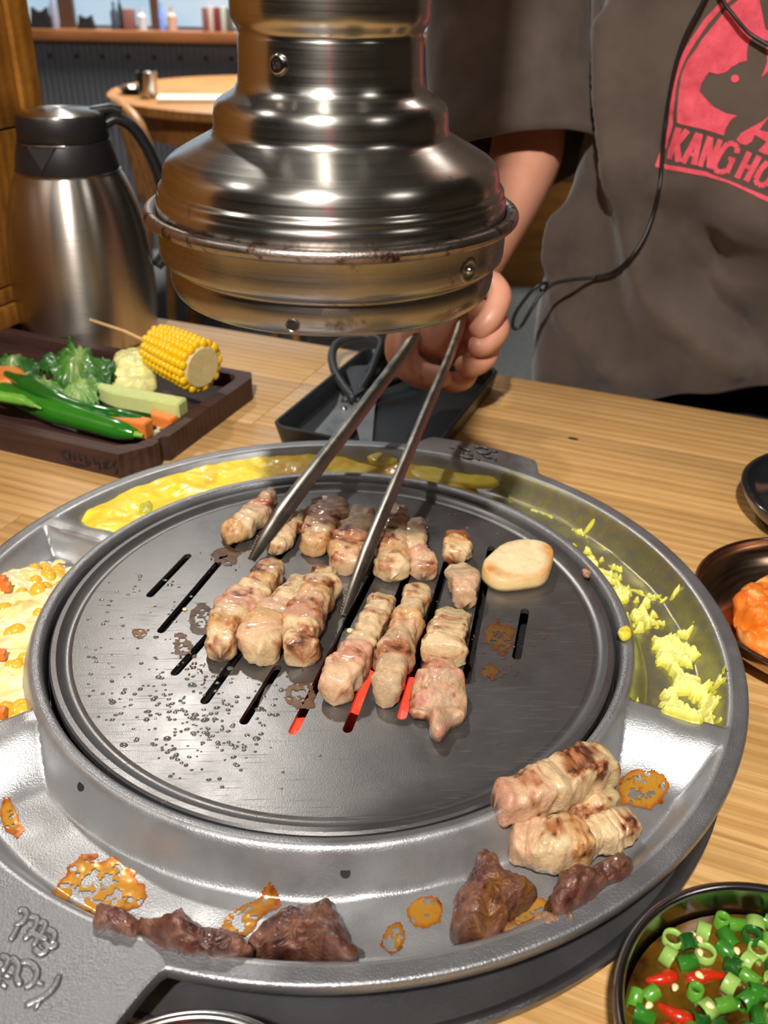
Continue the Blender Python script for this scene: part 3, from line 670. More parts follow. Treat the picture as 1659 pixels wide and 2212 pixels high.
strip('pork_strip', [(988, 1148, 54, .012), (988, 1175, 56, .015), (986, 1200, 48, .012)], 'cbf', 7, 'short pork cube with dark orange crust left of the mushroom slice', 'meat', G1, brown=.25)
strip('pork_strip', [(990, 1222, 48, .012), (1002, 1250, 62, .018), (1004, 1285, 58, .016)], 'fgm', 8, 'short grey-pink pork cube below the orange-crusted one', 'meat', G1, brown=.06)
strip('pork_strip', [(590, 1206, 52, .013), (565, 1250, 76, .017), (528, 1285, 88, .018), (497, 1325, 92, .019), (480, 1365, 78, .018), (474, 1402, 74, .014)], 'sfbfmpfbf', 9, 'long golden pork strip at the left of the front row', 'meat', G1, brown=.14, brown_at=[(.25, .1, .15), (.8, .08, .16)])
strip('pork_strip', [(660, 1245, 56, .014), (620, 1290, 74, .018), (575, 1340, 96, .019), (568, 1375, 92, .018), (590, 1405, 64, .014)], 'sffmbmf', 10, 'thick bulging pork piece second from left in the front row', 'meat', G1, brown=.06)
strip('pork_strip', [(705, 1228, 62, .015), (688, 1270, 84, .020), (658, 1315, 84, .021), (645, 1360, 78, .019), (655, 1405, 84, .017)], 'sfbmrff', 11, 'charred-edge pork piece third from left with a dark burnt tip', 'meat', G1, brown=.17, brown_at=[(.93, .08, .22)])
strip('pork_strip', [(832, 1283, 54, .013), (812, 1325, 64, .017), (790, 1370, 64, .017), (765, 1410, 72, .019), (730, 1455, 86, .020), (720, 1495, 66, .014)], 'sffffppmm', 12, 'long pork strip with two pink lean bulges near the front', 'meat', G1, brown=.10, brown_at=[(.95, .08, .12), (.12, .06, .1)])
strip('pork_strip', [(908, 1260, 50, .013), (888, 1310, 60, .017), (872, 1355, 62, .018), (852, 1400, 76, .020), (840, 1455, 80, .020), (828, 1500, 64, .014)], 'sffbmgmgg', 13, 'long upright pork strip right of the pink one, grey lean lower half', 'meat', G1, brown=.10, brown_at=[(.22, .05, .14), (.55, .05, .14)])
strip('pork_strip', [(985, 1318, 54, .010), (970, 1345, 84, .015), (962, 1385, 104, .017), (958, 1412, 84, .014)], 'sffff', 14, 'wide cream pork slab at the right end of the front row', 'meat', G1, brown=.10, boxy=.5)
blob('pork_slice', [(925, 1415), (975, 1420), (1000, 1462), (1012, 1510), (1004, 1545), (975, 1560), (955, 1585), (932, 1580), (922, 1540), (890, 1532), (885, 1490), (905, 1450)], .012, 'rpgmr', 15, 'curled raw-pink pork slice with a pointed tail below the cream slab', 'meat', G1, brown=.02, flat=2.4, amp=1.2,
     ridges=[([(905, 1455), (950, 1462), (995, 1458)], .006, .004), ([(890, 1500), (945, 1512), (1005, 1502)], -.004, .005), ([(935, 1530), (945, 1575)], .002, .004)])
def mush_col(V, hz):
    c = np.tile(srgb(244, 226, 180), (len(V), 1)); e = sm(.62, .92, np.clip(np.linalg.norm(V[:, :2] - V[0, :2], axis=1) / .0235, 0, 1.05))[:, None] * (hz > .3)[:, None]
    n = fbm(V, 90, 3, 5)[:, None]; c = c * (1 - .85 * e * (.7 + n)) + srgb(214, 146, 60) * (.85 * e * (.7 + n)); c = np.where((hz < .6)[:, None], srgb(240, 212, 150), c); return np.clip(c, 0, 1)
blob('mushroom_slice', [(1062, 1200), (1085, 1182), (1125, 1172), (1170, 1176), (1194, 1192), (1193, 1218), (1176, 1250), (1120, 1262), (1075, 1262), (1045, 1245), (1042, 1222)], .0105, '', 16, 'thick pale oval king oyster mushroom slice with browned rim', 'mushroom', None, flat=9, m=M['food'], amp=.25, cfn=mush_col, res=(26, 110))
def crumbs(name, label, cat, pts, sz, c, m, parent=None, zf=None, seed=1):
    rr = random.Random(seed); parts = []; 
    for (x, y, s_) in pts:
        p = U(x, y, PZ + .0005) if zf is None else zf(x, y)
        bm = bmesh.new(); bmesh.ops.create_icosphere(bm, subdivisions=1, radius=1)
        v = []
        for q in bm.verts:
            k = 1 + .5 * (rr.random() - .5); v.append((p[0] + q.co.x * s_ * sz * k, p[1] + q.co.y * s_ * sz * k, p[2] + q.co.z * s_ * sz * .5 * k))
        parts.append((v, [tuple(a.index for a in f.verts) for f in bm.faces])); bm.free()
    v, f = joined(parts); o = mk(name, v, f, m, parent); tag(o, label, cat, None, 'stuff'); return o
rr = random.Random(9); cp = []
for (x, y, sx, sy, n_) in ((1085, 1375, 45, 40, 70), (1075, 1455, 25, 22, 26), (650, 1430, 60, 30, 24), (430, 1440, 40, 40, 20), (470, 1215, 40, 20, 20), (1180, 1375, 25, 20, 8), (935, 1300, 25, 14, 14)):
    for _ in range(n_): cp.append((rr.gauss(x, sx * .6), rr.gauss(y, sy * .6), rr.uniform(.3, 1.0)))
crumbs('burnt_crumbs', 'brown burnt crumbs scattered on the griddle', 'crumbs', cp, .0009, None, simple('burnt_crumb', srgb(112, 58, 26), .6, 0, .2, .5, 200))
g = crumbs('garlic_bits', 'tiny pale garlic bits on the griddle and meat', 'garlic', [(756, 1361, 1), (990, 1247, 1), (399, 1316, .8)], .0026, None, simple('garlic', srgb(236, 214, 160), .4, 0, .3, .1, 100, 0, 0, .2))

# ------------------------------------------------------------------ food in the tray troughs
def tz(x, y): return tray_z(np.hypot(x, y), np.arctan2(y, x))
G2 = 'cooked meat resting in the tray trough'
strip('pork_strip', [(1120, 1782, 60, .014, -.020), (1200, 1765, 62, .015, -.020), (1270, 1738, 64, .016, -.019), (1335, 1700, 56, .014, -.016)], 'mffffs', 22, 'pale pork strip lying under the crusted one in the tray trough', 'meat', G2, brown=.08)
strip('pork_strip', [(1068, 1722, 84, .018, -.004), (1125, 1708, 92, .020, -.005), (1195, 1680, 92, .021, -.006), (1260, 1650, 96, .022, -.007), (1315, 1634, 90, .019, -.008)], 'pmmffffs', 21, 'large pork strip with dark orange crust on top of the tray pile', 'meat', G2, brown=.16, brown_at=[(.78, .16, .30), (.04, .05, .15)], boxy=.5)
strip('pork_strip', [(1100, 1815, 62, .016, -.020), (1140, 1808, 78, .020, -.020), (1190, 1808, 96, .024, -.020), (1240, 1800, 92, .024, -.020), (1268, 1795, 74, .020, -.020)], 'mmffbb', 23, 'knobbly pork strip with orange browned end below the crusted one', 'meat', G2, brown=.14, brown_at=[(.85, .12, .2)])
strip('pork_strip', [(1262, 1806, 76, .018, -.020), (1300, 1788, 80, .019, -.020), (1345, 1772, 78, .017, -.020), (1382, 1760, 56, .013, -.018)], 'ffffs', 24, 'pale boxy pork strip speckled brown at the right of the tray pile', 'meat', G2, brown=.18)
KB = dict(m=M['beef'], brown_c=srgb(104, 52, 34), char_c=srgb(52, 24, 20))
blob('beef_slice', [(1012, 1872), (1040, 1838), (1072, 1842), (1098, 1880), (1150, 1902), (1158, 1925), (1120, 1958), (1096, 2000), (1062, 2036), (1012, 2036), (974, 2008), (974, 1962), (996, 1920)], .020, 'oedeo', 31, 'glossy brown beef piece left of the tray pile, standing up on one side', 'meat', G2, z0=0, zlift=-.5, zf=lambda x, y: np.minimum(tz(x, y), -.012) + .0005, brown=.12, flat=2.2, amp=2.4, ridges=[([(1040, 1850), (1030, 1920), (1000, 1990)], .006, .008), ([(1075, 1900), (1070, 1960)], -.006, .005), ([(1090, 1890), (1140, 1920)], .004, .005)], **KB)
blob('beef_slice', [(1212, 1872), (1240, 1848), (1290, 1858), (1330, 1850), (1364, 1882), (1345, 1912), (1295, 1945), (1240, 1982), (1200, 1992), (1178, 1960), (1196, 1920)], .017, 'keded', 32, 'crumpled reddish brown beef slice against the rim below the pork', 'meat', G2, z0=0, zlift=-.5, zf=lambda x, y: np.minimum(tz(x, y), -.010) + .0005, brown=.08, flat=2.0, amp=2.6, ridges=[([(1225, 1865), (1230, 1920), (1215, 1975)], .005, .006), ([(1250, 1880), (1345, 1885)], .004, .005), ([(1260, 1920), (1320, 1905)], -.005, .005)], **KB)
strip('beef_slice', [(1245, 1972, 46, .012, -.014), (1190, 1992, 56, .013, -.016), (1130, 2010, 52, .012, -.018), (1085, 2022, 34, .008, -.019)], 'dedo', 33, 'thin brown beef strip lying along the rim beside the sauce puddle', 'meat', G2, m=M['beef'], brown=.05, rough_amp=1.6)
zlow = lambda x, y: np.minimum(tz(x, y), -.009) + .0005
blob('beef_slice', [(212, 1985), (225, 1950), (258, 1950), (290, 1975), (302, 2005), (296, 2034), (255, 2030), (215, 2012)], .013, 'ded', 34, 'small dark beef piece leftmost in the front trough', 'meat', G2, z0=0, zlift=-.5, zf=zlow, brown=.05, flat=2.2, amp=2.2, **KB)
blob('beef_slice', [(300, 2008), (330, 1985), (362, 1962), (380, 1946), (398, 1962), (420, 1980), (470, 1986), (520, 2005), (545, 2040), (550, 2068), (500, 2084), (430, 2080), (370, 2066), (318, 2040)], .016, 'dededk', 35, 'middle dark beef slice with a peaked top edge in the front trough', 'meat', G2, z0=0, zlift=-.5, zf=zlow, brown=.03, flat=2.0, amp=2.4, ridges=[([(380, 1950), (390, 2010), (430, 2060)], .004, .006), ([(320, 2020), (400, 2045), (480, 2070)], -.004, .005)], **KB)
blob('beef_slice', [(532, 2015), (555, 1985), (590, 1960), (620, 1942), (680, 1940), (710, 1926), (722, 1955), (742, 1995), (762, 2040), (775, 2085), (745, 2092), (700, 2070), (650, 2048), (595, 2040), (548, 2052)], .017, 'dededk', 36, 'large dark beef slice with a pointed tail, rightmost of the front trough trio', 'meat', G2, z0=0, zlift=-.5, zf=zlow, brown=.03, flat=2.0, amp=2.2, ridges=[([(710, 1930), (700, 1990), (720, 2040)], .005, .006), ([(560, 2000), (640, 1990), (700, 2000)], .003, .008), ([(640, 2030), (700, 2050)], -.004, .006)], **KB)

def polar_sheet(name, th0, th1, r0, r1, nth, nr, zfn, cfn, m, cut=True):
    th = np.radians(np.linspace(th0, th1, nth)); r = np.linspace(r0, r1, nr); TH, R = np.meshgrid(th, r, indexing='ij'); TH, R = TH.ravel(), R.ravel()
    X, Y = R * np.cos(TH), R * np.sin(TH); Z = zfn(R, TH, X, Y); base = tray_z(R, TH); V = np.stack([X, Y, Z], 1); keep = Z > base - .0012; Fc = []
    for i in range(nth - 1):
        for k in range(nr - 1):
            q = (i * nr + k, i * nr + k + 1, (i + 1) * nr + k + 1, (i + 1) * nr + k)
            if keep[list(q)].any(): Fc.append(q[::-1] if th1 > th0 else q)
    o = mk(name, V, Fc, m, None, True, cfn(V, Z - base, np.degrees(TH))); return o
def egg_z(R, TH, X, Y):
    P = np.stack([X, Y, X * 0], 1); d = np.degrees(TH); lv = -.0085 + .0034 * fbm(P, 42, 2, 2) + .0010 * fbm(P, 120, 2, 5)
    rag = fbm(P, 45, 3, 12); lv = lv - .030 * sm(61, 51, d + 6 * rag) - .010 * sm(-.2, .5, (R - .219) / .018 + .5 * rag) * sm(95, 75, d) - .008 * sm(140, 150, d + 5 * rag) * sm(.212, .232, R)
    return lv
def egg_c(V, h, d):
    n = fbm(V, 45, 3, 3)[:, None]; n2 = fbm(V, 120, 3, 8)[:, None]; c = srgb(250, 218, 52) + (srgb(246, 180, 30) - srgb(250, 218, 52)) * sm(-.1, .35, n)
    c = c + (srgb(240, 234, 120) - c) * .5 * sm(.15, .5, n2); gr = sm(88, 66, d)[:, None]; c = c * (1 - .55 * gr) + srgb(190, 180, 50) * .55 * gr
    e = sm(.004, .0005, h)[:, None]; c = c * (1 - .5 * e) + srgb(214, 214, 70) * .5 * e; return np.clip(c, 0, 1)
tag(polar_sheet('egg_custard', 150, 50, .1805, .2365, 620, 90, egg_z, egg_c, M['egg']), 'bright yellow soft egg custard filling the back trough of the tray', 'egg', None, 'stuff')
def scr_z(R, TH, X, Y):
    d = np.degrees(TH); P = np.stack([X, Y, X * 0], 1); rc = np.interp(d, [-28, -15, 5, 25, 50], [.217, .214, .207, .199, .196]); wd = np.interp(d, [-28, -10, 15, 35, 50], [.019, .016, .013, .010, .006])
    mk_ = np.exp(-((R - rc) / wd) ** 2) + .55 * np.exp(-((R - .2215) / .0015) ** 2) * sm(22, 34, d)
    P2 = P + .006 * np.stack([fbm(P, 70, 2, 51), fbm(P, 70, 2, 52), P[:, 0] * 0], 1); n = fbm(P2, 85, 3, 21) * 1.3 + fbm(P2, 230, 3, 23) * .8; h = sm(.0, .42, n + (mk_ - .60) * 1.25) * np.interp(d, [-28, 10, 35, 50], [.0085, .0065, .004, .0025]) * (.75 + .6 * fbm(P2, 150, 2, 29))
    h = h * (1 + .35 * fbm(P, 420, 2, 25)) * sm(-28.6, -27, d); return tray_z(R, TH) + h - .0005
def scr_c(V, h, d):
    n = fbm(V, 150, 3, 4)[:, None]; c = srgb(206, 200, 60) + (srgb(240, 236, 138) - srgb(206, 200, 60)) * sm(.0008, .004, h)[:, None]; return np.clip(c * (1 + .15 * n), 0, 1)
tag(polar_sheet('egg_scraps', 51, -28.6, .1815, .234, 700, 90, scr_z, scr_c, M['egg']), 'torn pale yellow scraps of egg in the right trough of the tray', 'egg', None, 'stuff')
t = NT('egg_grease_reflection_film'); n = t.noise(130, 5, .7); t.set(Metallic=.75, Roughness=.34); t.lk(t.ramp(n, [(.36, (.27, .28, .26)), (.50, (.32, .31, .17)), (.68, (.40, .37, .15))]), t.b.inputs['Base Color']); t.bump(n, .3, .0006); M['film'] = t.m  # olive colour holds both grease and the yellow reflected from the egg
def film_z(R, TH, X, Y): 
    P = np.stack([X, Y, X * 0], 1); d = np.degrees(TH)
    return tray_z(R, TH) + .00025 * sm(-27.6, -26.4, d) * sm(56, 50, d) * sm(.2352, .2340, R) * sm(.1808, .183, R) - .00005
tag(polar_sheet('egg_film', 57, -28.2, .1812, .2350, 420, 50, film_z, lambda V, h, d: np.tile((.3, .3, .1), (len(V), 1)), M['film']), 'thin yellow greasy egg film with the yellow reflection in its colour coating the right trough of the tray', 'grease', None, 'stuff')
for i, (P_, h, l) in enumerate([([(792, 985), (815, 978), (850, 986), (860, 998), (835, 1004), (800, 996)], .005, 'small yellow-green egg lump at the back rim of the tray trough'), ([(880, 1005), (930, 1008), (985, 1022), (1030, 1030), (1072, 1032), (1075, 1046), (1030, 1050), (960, 1042), (890, 1028)], .005, 'long greenish egg strip at the right end of the back trough'),
        ([(302, 1090), (325, 1083), (330, 1105), (310, 1114), (300, 1106)], .005, 'translucent green leek bit on the yellow egg'), ([(1336, 1356), (1352, 1350), (1364, 1360), (1362, 1376), (1346, 1380), (1334, 1368)], .004, 'pale yellow egg crumb sitting on the tray inner rim')]):
    blob('egg_lump', P_, h, '', 60 + i, l, 'egg', None, z0=(.0 if i == 3 else -.011), m=M['egg'], flat=3, amp=.8, res=(12, 50), cfn=lambda V, hz: np.tile(srgb(226, 206, 70) if i != 2 else srgb(190, 190, 70), (len(V), 1)) * (1 + .2 * fbm(V, 200, 2, 1))[:, None])

# corn cheese
def cheese_z(R, TH, X, Y):
    P = np.stack([X, Y, X * 0], 1); d = np.degrees(TH); d = np.where(d < 0, d + 360, d)
    lv = -.0105 + .0040 * fbm(P, 75, 3, 32) + .0018 * fbm(P, 190, 3, 33); return lv - .012 * sm(166, 156, d + 3 * fbm(P, 60, 2, 35)) 
def cheese_c(V, h, d):
    n = fbm(V, 110, 3, 36)[:, None]; c = srgb(240, 222, 150) + (srgb(248, 238, 196) - srgb(240, 222, 150)) * sm(-.2, .4, n); n2 = fbm(V, 80, 3, 39)[:, None]; return np.clip(c + (srgb(236, 176, 96) - c) * sm(.15, .55, n2) * .8, 0, 1)
cc = empty('corn_cheese', (0, 0, -.02)); tag(cc, 'cheesy sweetcorn salad filling the left trough of the tray', 'corn cheese')
def sub_polar(name, *a):
    o = polar_sheet(name, *a); o.parent = cc; o.location = (0, 0, .02); return o
o = sub_polar('cheese', 153, 207, .1806, .2362, 300, 90, cheese_z, cheese_c, M['egg']); o['kind'] = 'stuff'
bm = bmesh.new(); bmesh.ops.create_icosphere(bm, subdivisions=2, radius=1)
for q in bm.verts: q.co.x *= .0056 * (1 - .25 * q.co.z); q.co.y *= .0046; q.co.z *= .0040
kme = bpy.data.meshes.new('corn_kernel'); bm.to_mesh(kme); bm.free(); kme.shade_smooth(); kme.materials.append(simple('cooked_corn', srgb(240, 178, 50), .28, 0, .35, .25, 150, 0, 0, .25))
rr = random.Random(21); kp = [(82, 1270, 1.3), (35, 1350, 1.2), (86, 1190, 1), (118, 1192, 1), (70, 1205, 1), (152, 1186, 1), (185, 1196, 1.2), (96, 1210, 1), (130, 1250, .9), (90, 1330, 1), (45, 1525, 1.2), (30, 1520, 1.2), (10, 1530, 1.2), (60, 1515, 1), (5, 1300, 1), (60, 1460, 1), (105, 1228, 1), (50, 1410, .8), (20, 1430, .8)]
for _ in range(24): kp.append((rr.uniform(0, 200), rr.uniform(1185, 1540), rr.uniform(.75, 1.05)))
nk = 0
for (x, y, s_) in kp:
    q = U(x, y, -.008); r_ = math.hypot(q[0], q[1]); a_ = math.degrees(math.atan2(q[1], q[0])) % 360
    if not (.1865 < r_ < .230 and 155.5 < a_ < 205): continue
    zc = max(float(cheese_z(np.array([r_]), np.array([math.radians(a_)]), np.array([q[0]]), np.array([q[1]]))[0]), FLR + .001)
    o = link('kernel', kme, cc); o.location = (q[0], q[1], zc + .02 - .0014); o.rotation_euler = (rr.uniform(-.6, .6), rr.uniform(-.6, .6), rr.uniform(0, 6)); o.scale = (s_,) * 3; nk += 1
for (x, y) in ((14, 1272), (4, 1258), (3, 1420), (2, 1545)):
    q = U(x, y, -.008); o = box('carrot_cube', (-.003, -.003, 0), (.006, 0, 0), (0, .006, 0), (0, 0, .005), simple('carrot_cube', srgb(236, 118, 40), .4, 0, .2, .1, 100), cc, .001); o.location = (q[0], q[1], -.0085 + .02)

# caramelised stains
t = NT('caramel_glaze'); a = t.n.new('ShaderNodeAttribute'); a.attribute_name = 'Col'; t.lk(a.outputs['Color'], t.b.inputs['Base Color']); t.set(Roughness=.22, Coat_Weight=.5, Metallic=.25); M['glaze'] = t.m
t = NT('burnt_grease'); a = t.n.new('ShaderNodeAttribute'); a.attribute_name = 'Col'; t.lk(a.outputs['Color'], t.b.inputs['Base Color']); t.set(Roughness=.42); M['scorch'] = t.m
def stain(cx, cy, rx, ry, seed, label, zf=None, dark=0.0, dens=.0, z0=-.02, name='sauce_stain', res=.0007, rotp=0.0):
    c = U(cx, cy, z0); ax = (U(cx + rx, cy + rotp * rx, z0) - c)[:2]; ay = (U(cx, cy - ry, z0) - c)[:2]; ex_ = max(abs(ax[0]), abs(ay[0])) * 1.5; ey_ = max(abs(ax[1]), abs(ay[1])) * 1.5
    xs = np.arange(c[0] - ex_, c[0] + ex_, res); ys = np.arange(c[1] - ey_, c[1] + ey_, res); X, Y = np.meshgrid(xs, ys, indexing='ij'); D = np.stack([(X - c[0]).ravel(), (Y - c[1]).ravel()], 1)
    Q = np.linalg.solve(np.array([ax, ay]).T, D.T).T; d = np.linalg.norm(Q, axis=1); P = np.stack([X.ravel(), Y.ravel(), X.ravel() * 0], 1)
    n = fbm(P, 70, 4, seed); n2 = fbm(P, 420, 3, seed + 3); m_ = 1 - d + .75 * n + dens; hole = n2 + .35 * fbm(P, 190, 2, seed + 8) > .33 - .25 * (m_ > .5) + .5 * (m_ < .18); ok = (m_ > 0) & ~hole
    Z = (tz(X, Y).ravel() if zf is None else np.full(len(P), zf)) + .0003 + .0005 * np.clip(m_, 0, .4) * (1 + n2); V = P.copy(); V[:, 2] = Z; ny = len(ys); ok2 = ok.reshape(len(xs), ny); Fc = []
    ii, kk = np.where(ok2[:-1, :-1] & ok2[1:, :-1] & ok2[:-1, 1:] & ok2[1:, 1:])
    for i, k in zip(ii, kk): Fc.append((i * ny + k, (i + 1) * ny + k, (i + 1) * ny + k + 1, i * ny + k + 1))
    used = np.zeros(len(V), int); idx = np.unique(np.array(Fc).ravel()); used[idx] = np.arange(len(idx)); Fc = [tuple(used[list(q)]) for q in Fc]
    e = sm(.0, .30, m_)[:, None]; col = srgb(176, 86, 20) * (1 - e) + srgb(196, 140, 50) * e; col = col + (srgb(110, 44, 16) - col) * sm(.1, .5, n2 + n * .4)[:, None] * .7; col = col * (1 - dark)
    if zf is not None: col = col * .35 + srgb(60, 40, 24) * .4
    o = mk(name, V[idx], Fc, M['glaze'] if zf is None else M['scorch'], None, True, np.clip(col, 0, 1)[idx]); tag(o, label, 'stain', None, 'stuff'); return o
stain(212, 1908, 98, 52, 3, 'large amber caramelised sauce stain left of the beef in the front trough', dens=.15)
stain(530, 1970, 62, 34, 5, 'burnt orange sauce streak between the two larger beef slices', dark=.25, rotp=-.6, dens=.1)
stain(912, 1965, 46, 40, 7, 'orange sauce stain in the trough left of the glossy beef piece', dark=.15)
stain(852, 2015, 26, 38, 8, 'dark brown sauce streak near the tray front rim', dark=.35)
stain(1385, 1700, 60, 40, 9, 'faint brown sauce marks in the trough right of the pork pile', dark=.05, dens=-.12)
stain(1330, 1800, 60, 30, 10, 'greasy amber puddle under the right pork strip', dark=.0)
stain(22, 1768, 34, 44, 13, 'speckled rusty sauce stain at the left edge of the front trough', dens=-.2)
stain(1140, 1960, 60, 30, 15, 'golden grease puddle between the beef pieces', dark=.1)
stain(590, 2062, 34, 26, 17, 'dark amber sauce pool under the pointed beef slice', dark=.2, dens=.1)
zp = PZ - .00015
for i, (x, y, rx, ry, dk, l) in enumerate([(1080, 1370, 60, 55, .45, 'brown grease scorch beside the short slot at the right'), (490, 1205, 70, 34, .75, 'black burnt patch behind the left pork strip'), (300, 1368, 26, 18, .3, 'small rust coloured grease spot at the left of the griddle'), (395, 1400, 40, 40, .55, 'brown scorch beside the third slot from the left'), (655, 1500, 46, 40, .55, 'dull ochre grease patch below the pork pieces'), (1060, 1450, 40, 26, .5, 'brown scorch below the first one on the right of the griddle'), (440, 1330, 44, 40, .8, 'dark burnt patch left of the long golden pork strip')]):
    stain(x, y, rx, ry, 40 + i, l, zf=zp, dark=dk, dens=-.34, z0=PZ, name='grease_scorch', res=.0008)

# droplets on the griddle
def droplets():
    rr = random.Random(4); parts = []; bm = bmesh.new(); bmesh.ops.create_icosphere(bm, subdivisions=2, radius=1); bv = [tuple(q.co) for q in bm.verts]; bf = [tuple(a.index for a in f.verts) for f in bm.faces]; bm.free()
    for i in range(400):
        if i < 250: x, y = rr.gauss(430, 90), rr.gauss(1560, 62)
        elif i < 380: x, y = rr.uniform(140, 420), rr.uniform(1240, 1560)
        else: x, y = rr.gauss(960, 60), rr.gauss(1120, 30)
        p = U(x, y, PZ)
        if math.hypot(p[0], p[1]) > .155: continue
        if any(abs((Vector(p[:2]) - Vector(q)).length) < .004 for P in SP for q in P[::3]): continue
        s_ = rr.uniform(.0006, .0013) * (1.5 if rr.random() < .12 else 1); el = rr.uniform(.75, 1.5); a = rr.uniform(-.5, .5); ca, sa = math.cos(a), math.sin(a)
        parts.append(([(p[0] + (c[0] * el * ca - c[1] * sa) * s_, p[1] + (c[0] * el * sa + c[1] * ca) * s_, PZ + c[2] * s_ * .38) for c in bv], bf))
    v, f = joined(parts); t = NT('clear_oil_drop'); t.set(Base_Color=(.30, .30, .29), Roughness=.06, Metallic=.75, Coat_Weight=.6, Coat_Roughness=.02)
    o = mk('oil_droplets', v, f, t.m, None, True); tag(o, 'clear oil and water droplets on the left half of the griddle', 'droplets', None, 'stuff')
droplets()

# ------------------------------------------------------------------ tongs
def ribbon(P, wv, tk, up=(0, 0, 1), curl=0.0):
    """flat strip along P with width vector list, thickness tk, slightly channelled section"""
    P = np.array(P); n = len(P); Tn = np.gradient(P, axis=0); Tn /= np.linalg.norm(Tn, axis=1)[:, None]; V = []; 
    sec = [(-1, 0), (-.55, curl), (0, curl * 1.35), (.55, curl), (1, 0)]
    for i in range(n):
        s_ = np.cross(Tn[i], up); s_ /= np.linalg.norm(s_); nn = np.cross(s_, Tn[i])
        for a, c in sec: V.append(P[i] + s_ * a * wv[i] + nn * (c * wv[i] + tk))
        for a, c in reversed(sec): V.append(P[i] + s_ * a * wv[i] + nn * (c * wv[i]))
    m_ = 10; Fc = [(i * m_ + k, i * m_ + (k + 1) % m_, (i + 1) * m_ + (k + 1) % m_, (i + 1) * m_ + k) for i in range(n - 1) for k in range(m_)]
    Fc += [tuple(range(m_ - 1, -1, -1)), tuple((n - 1) * m_ + k for k in range(m_))]; return V, Fc
def tongs():
    H1 = UY(893, 733, .345); H2 = UY(992, 713, .345); JJ = np.array([.150, .52, .115])
    r = empty('grill_tongs', tuple(U(545, 1212, .0))); b = np.array(r.location); tag(r, 'long steel grill tongs with serrated tips held over the griddle', 'tongs')
    for tip, tz0, H, wm, l in ((U(543, 1212, -.001), 0, H1, (.0024, .0048, .0068, .0058, .0045), 'blade'), (U(742, 1330, -.003), 0, H2, (.0020, .0036, .0046, .0040, .0036), 'blade')):
        d = H - tip; K = [tip, tip + d * .10 + np.array([0, 0, .003]), tip + d * .22 + np.array([0, 0, .004]), tip + d * .6, H, H + (JJ - H) * .5, JJ]
        K[0] = tip - np.array([0, 0, 0]); P = smoothpath(K, 14); s_ = np.linspace(0, 1, len(P)); wv = np.interp(s_, [0, .10, .25, .6, 1], wm)
        v, f = ribbon([p - b for p in P], wv, .0011, up=(0, -.45, .9), curl=.28); mk('arm', v, f, M['blade'], r, True, None, 40)
        parts = []
        for k in range(10):
            q = P[1 + k] - b; 
            for s2 in (-1, 1):
                parts.append(tube_data([q + np.array([s2 * wv[k] * .9, 0, -.0004]), q + np.array([s2 * wv[k] * 1.35, .0012, .0012])], [.0007, .0003], 5))
        v, f = joined(parts); mk('serration', v, f, M['blade'], r, True)
    tube('hinge', [JJ - b - np.array([.012, 0, 0]), JJ - b + np.array([.012, 0, 0])], .0065, M['blade'], r, 16)
tongs()

# ------------------------------------------------------------------ black tray and scissors
def rrect(u0, u1, v0, v1, r, n=6):
    P = []
    for cx, cy, a0 in ((u1 - r, v1 - r, 0), (u0 + r, v1 - r, PI / 2), (u0 + r, v0 + r, PI), (u1 - r, v0 + r, 3 * PI / 2)):
        for k in range(n + 1): a = a0 + PI / 2 * k / n; P.append((cx + r * math.cos(a), cy + r * math.sin(a)))
    return P
def tray_shell(name, u0, u1, v0, v1, z0, z1, wall, floor_t, r, taper, m, parent=None, org=None, rin=None):
    L = [(rrect(u0 + taper, u1 - taper, v0 + taper, v1 - taper, r), z0), (rrect(u0, u1, v0, v1, r), z1 - .001), (rrect(u0 + .0008, u1 - .0008, v0 + .0008, v1 - .0008, r), z1),
         (rrect(u0 + wall - .001, u1 - wall + .001, v0 + wall - .001, v1 - wall + .001, rin or r * .8), z1), (rrect(u0 + wall, u1 - wall, v0 + wall, v1 - wall, rin or r * .8), z1 - .001),
         (rrect(u0 + wall + taper, u1 - wall - taper, v0 + wall + taper, v1 - wall - taper, rin or r * .8), z0 + floor_t)]
    V, Fc = [], []; n = len(L[0][0]); o_ = np.zeros(3) if org is None else org
    for P, z in L: V += [T(a, b, z) - o_ for a, b in P]
    for i in range(len(L) - 1):
        for k in range(n): Fc.append((i * n + k, i * n + (k + 1) % n, (i + 1) * n + (k + 1) % n, (i + 1) * n + k))
    Fc += [tuple(range(n - 1, -1, -1)), tuple((len(L) - 1) * n + k for k in range(n))]
    return mk(name, V, Fc, m, parent, True, None, 35)
o = tray_shell('serving_tray', -.180, -.026, .246, .468, TZ + .0003, TZ + .021, .004, .003, .014, .004, M['btray']); tag(o, 'black rectangular plastic tray holding the scissors behind the grill', 'tray')
sc = empty('scissors', tuple(U(743, 883, TZ + .006))); b0 = np.array(sc.location); tag(sc, 'kitchen scissors with black loop handles lying in the black tray', 'scissors')
def px_poly(P, z, th): 
    Q = [U(x, y, z) - b0 for x, y in P]; return extrude_poly(Q, (0, 0, th))
v, f = px_poly([(759, 829), (774, 824), (797, 842), (813, 864), (809, 890), (803, 965), (779, 966), (773, 938), (762, 900), (764, 860)], TZ + .0085, .0022); mk('blade', v, f, M['sciss'], sc, False)
v, f = px_poly([(736, 849), (756, 852), (769, 875), (791, 902), (752, 950), (735, 975), (650, 975), (675, 943), (711, 902), (728, 880)], TZ + .0055, .0025); mk('blade', v, f, M['sciss'], sc, False)
pv = U(743, 883, TZ + .0082) - b0; v, f = lathe_data([(0, .0022), (.0025, .0018), (.0034, .0004), (.0034, -.002)], 16, (pv[0], pv[1])); mk('pivot_screw', [(a, b, c + pv[2]) for a, b, c in v], f, M['bowl'], sc)
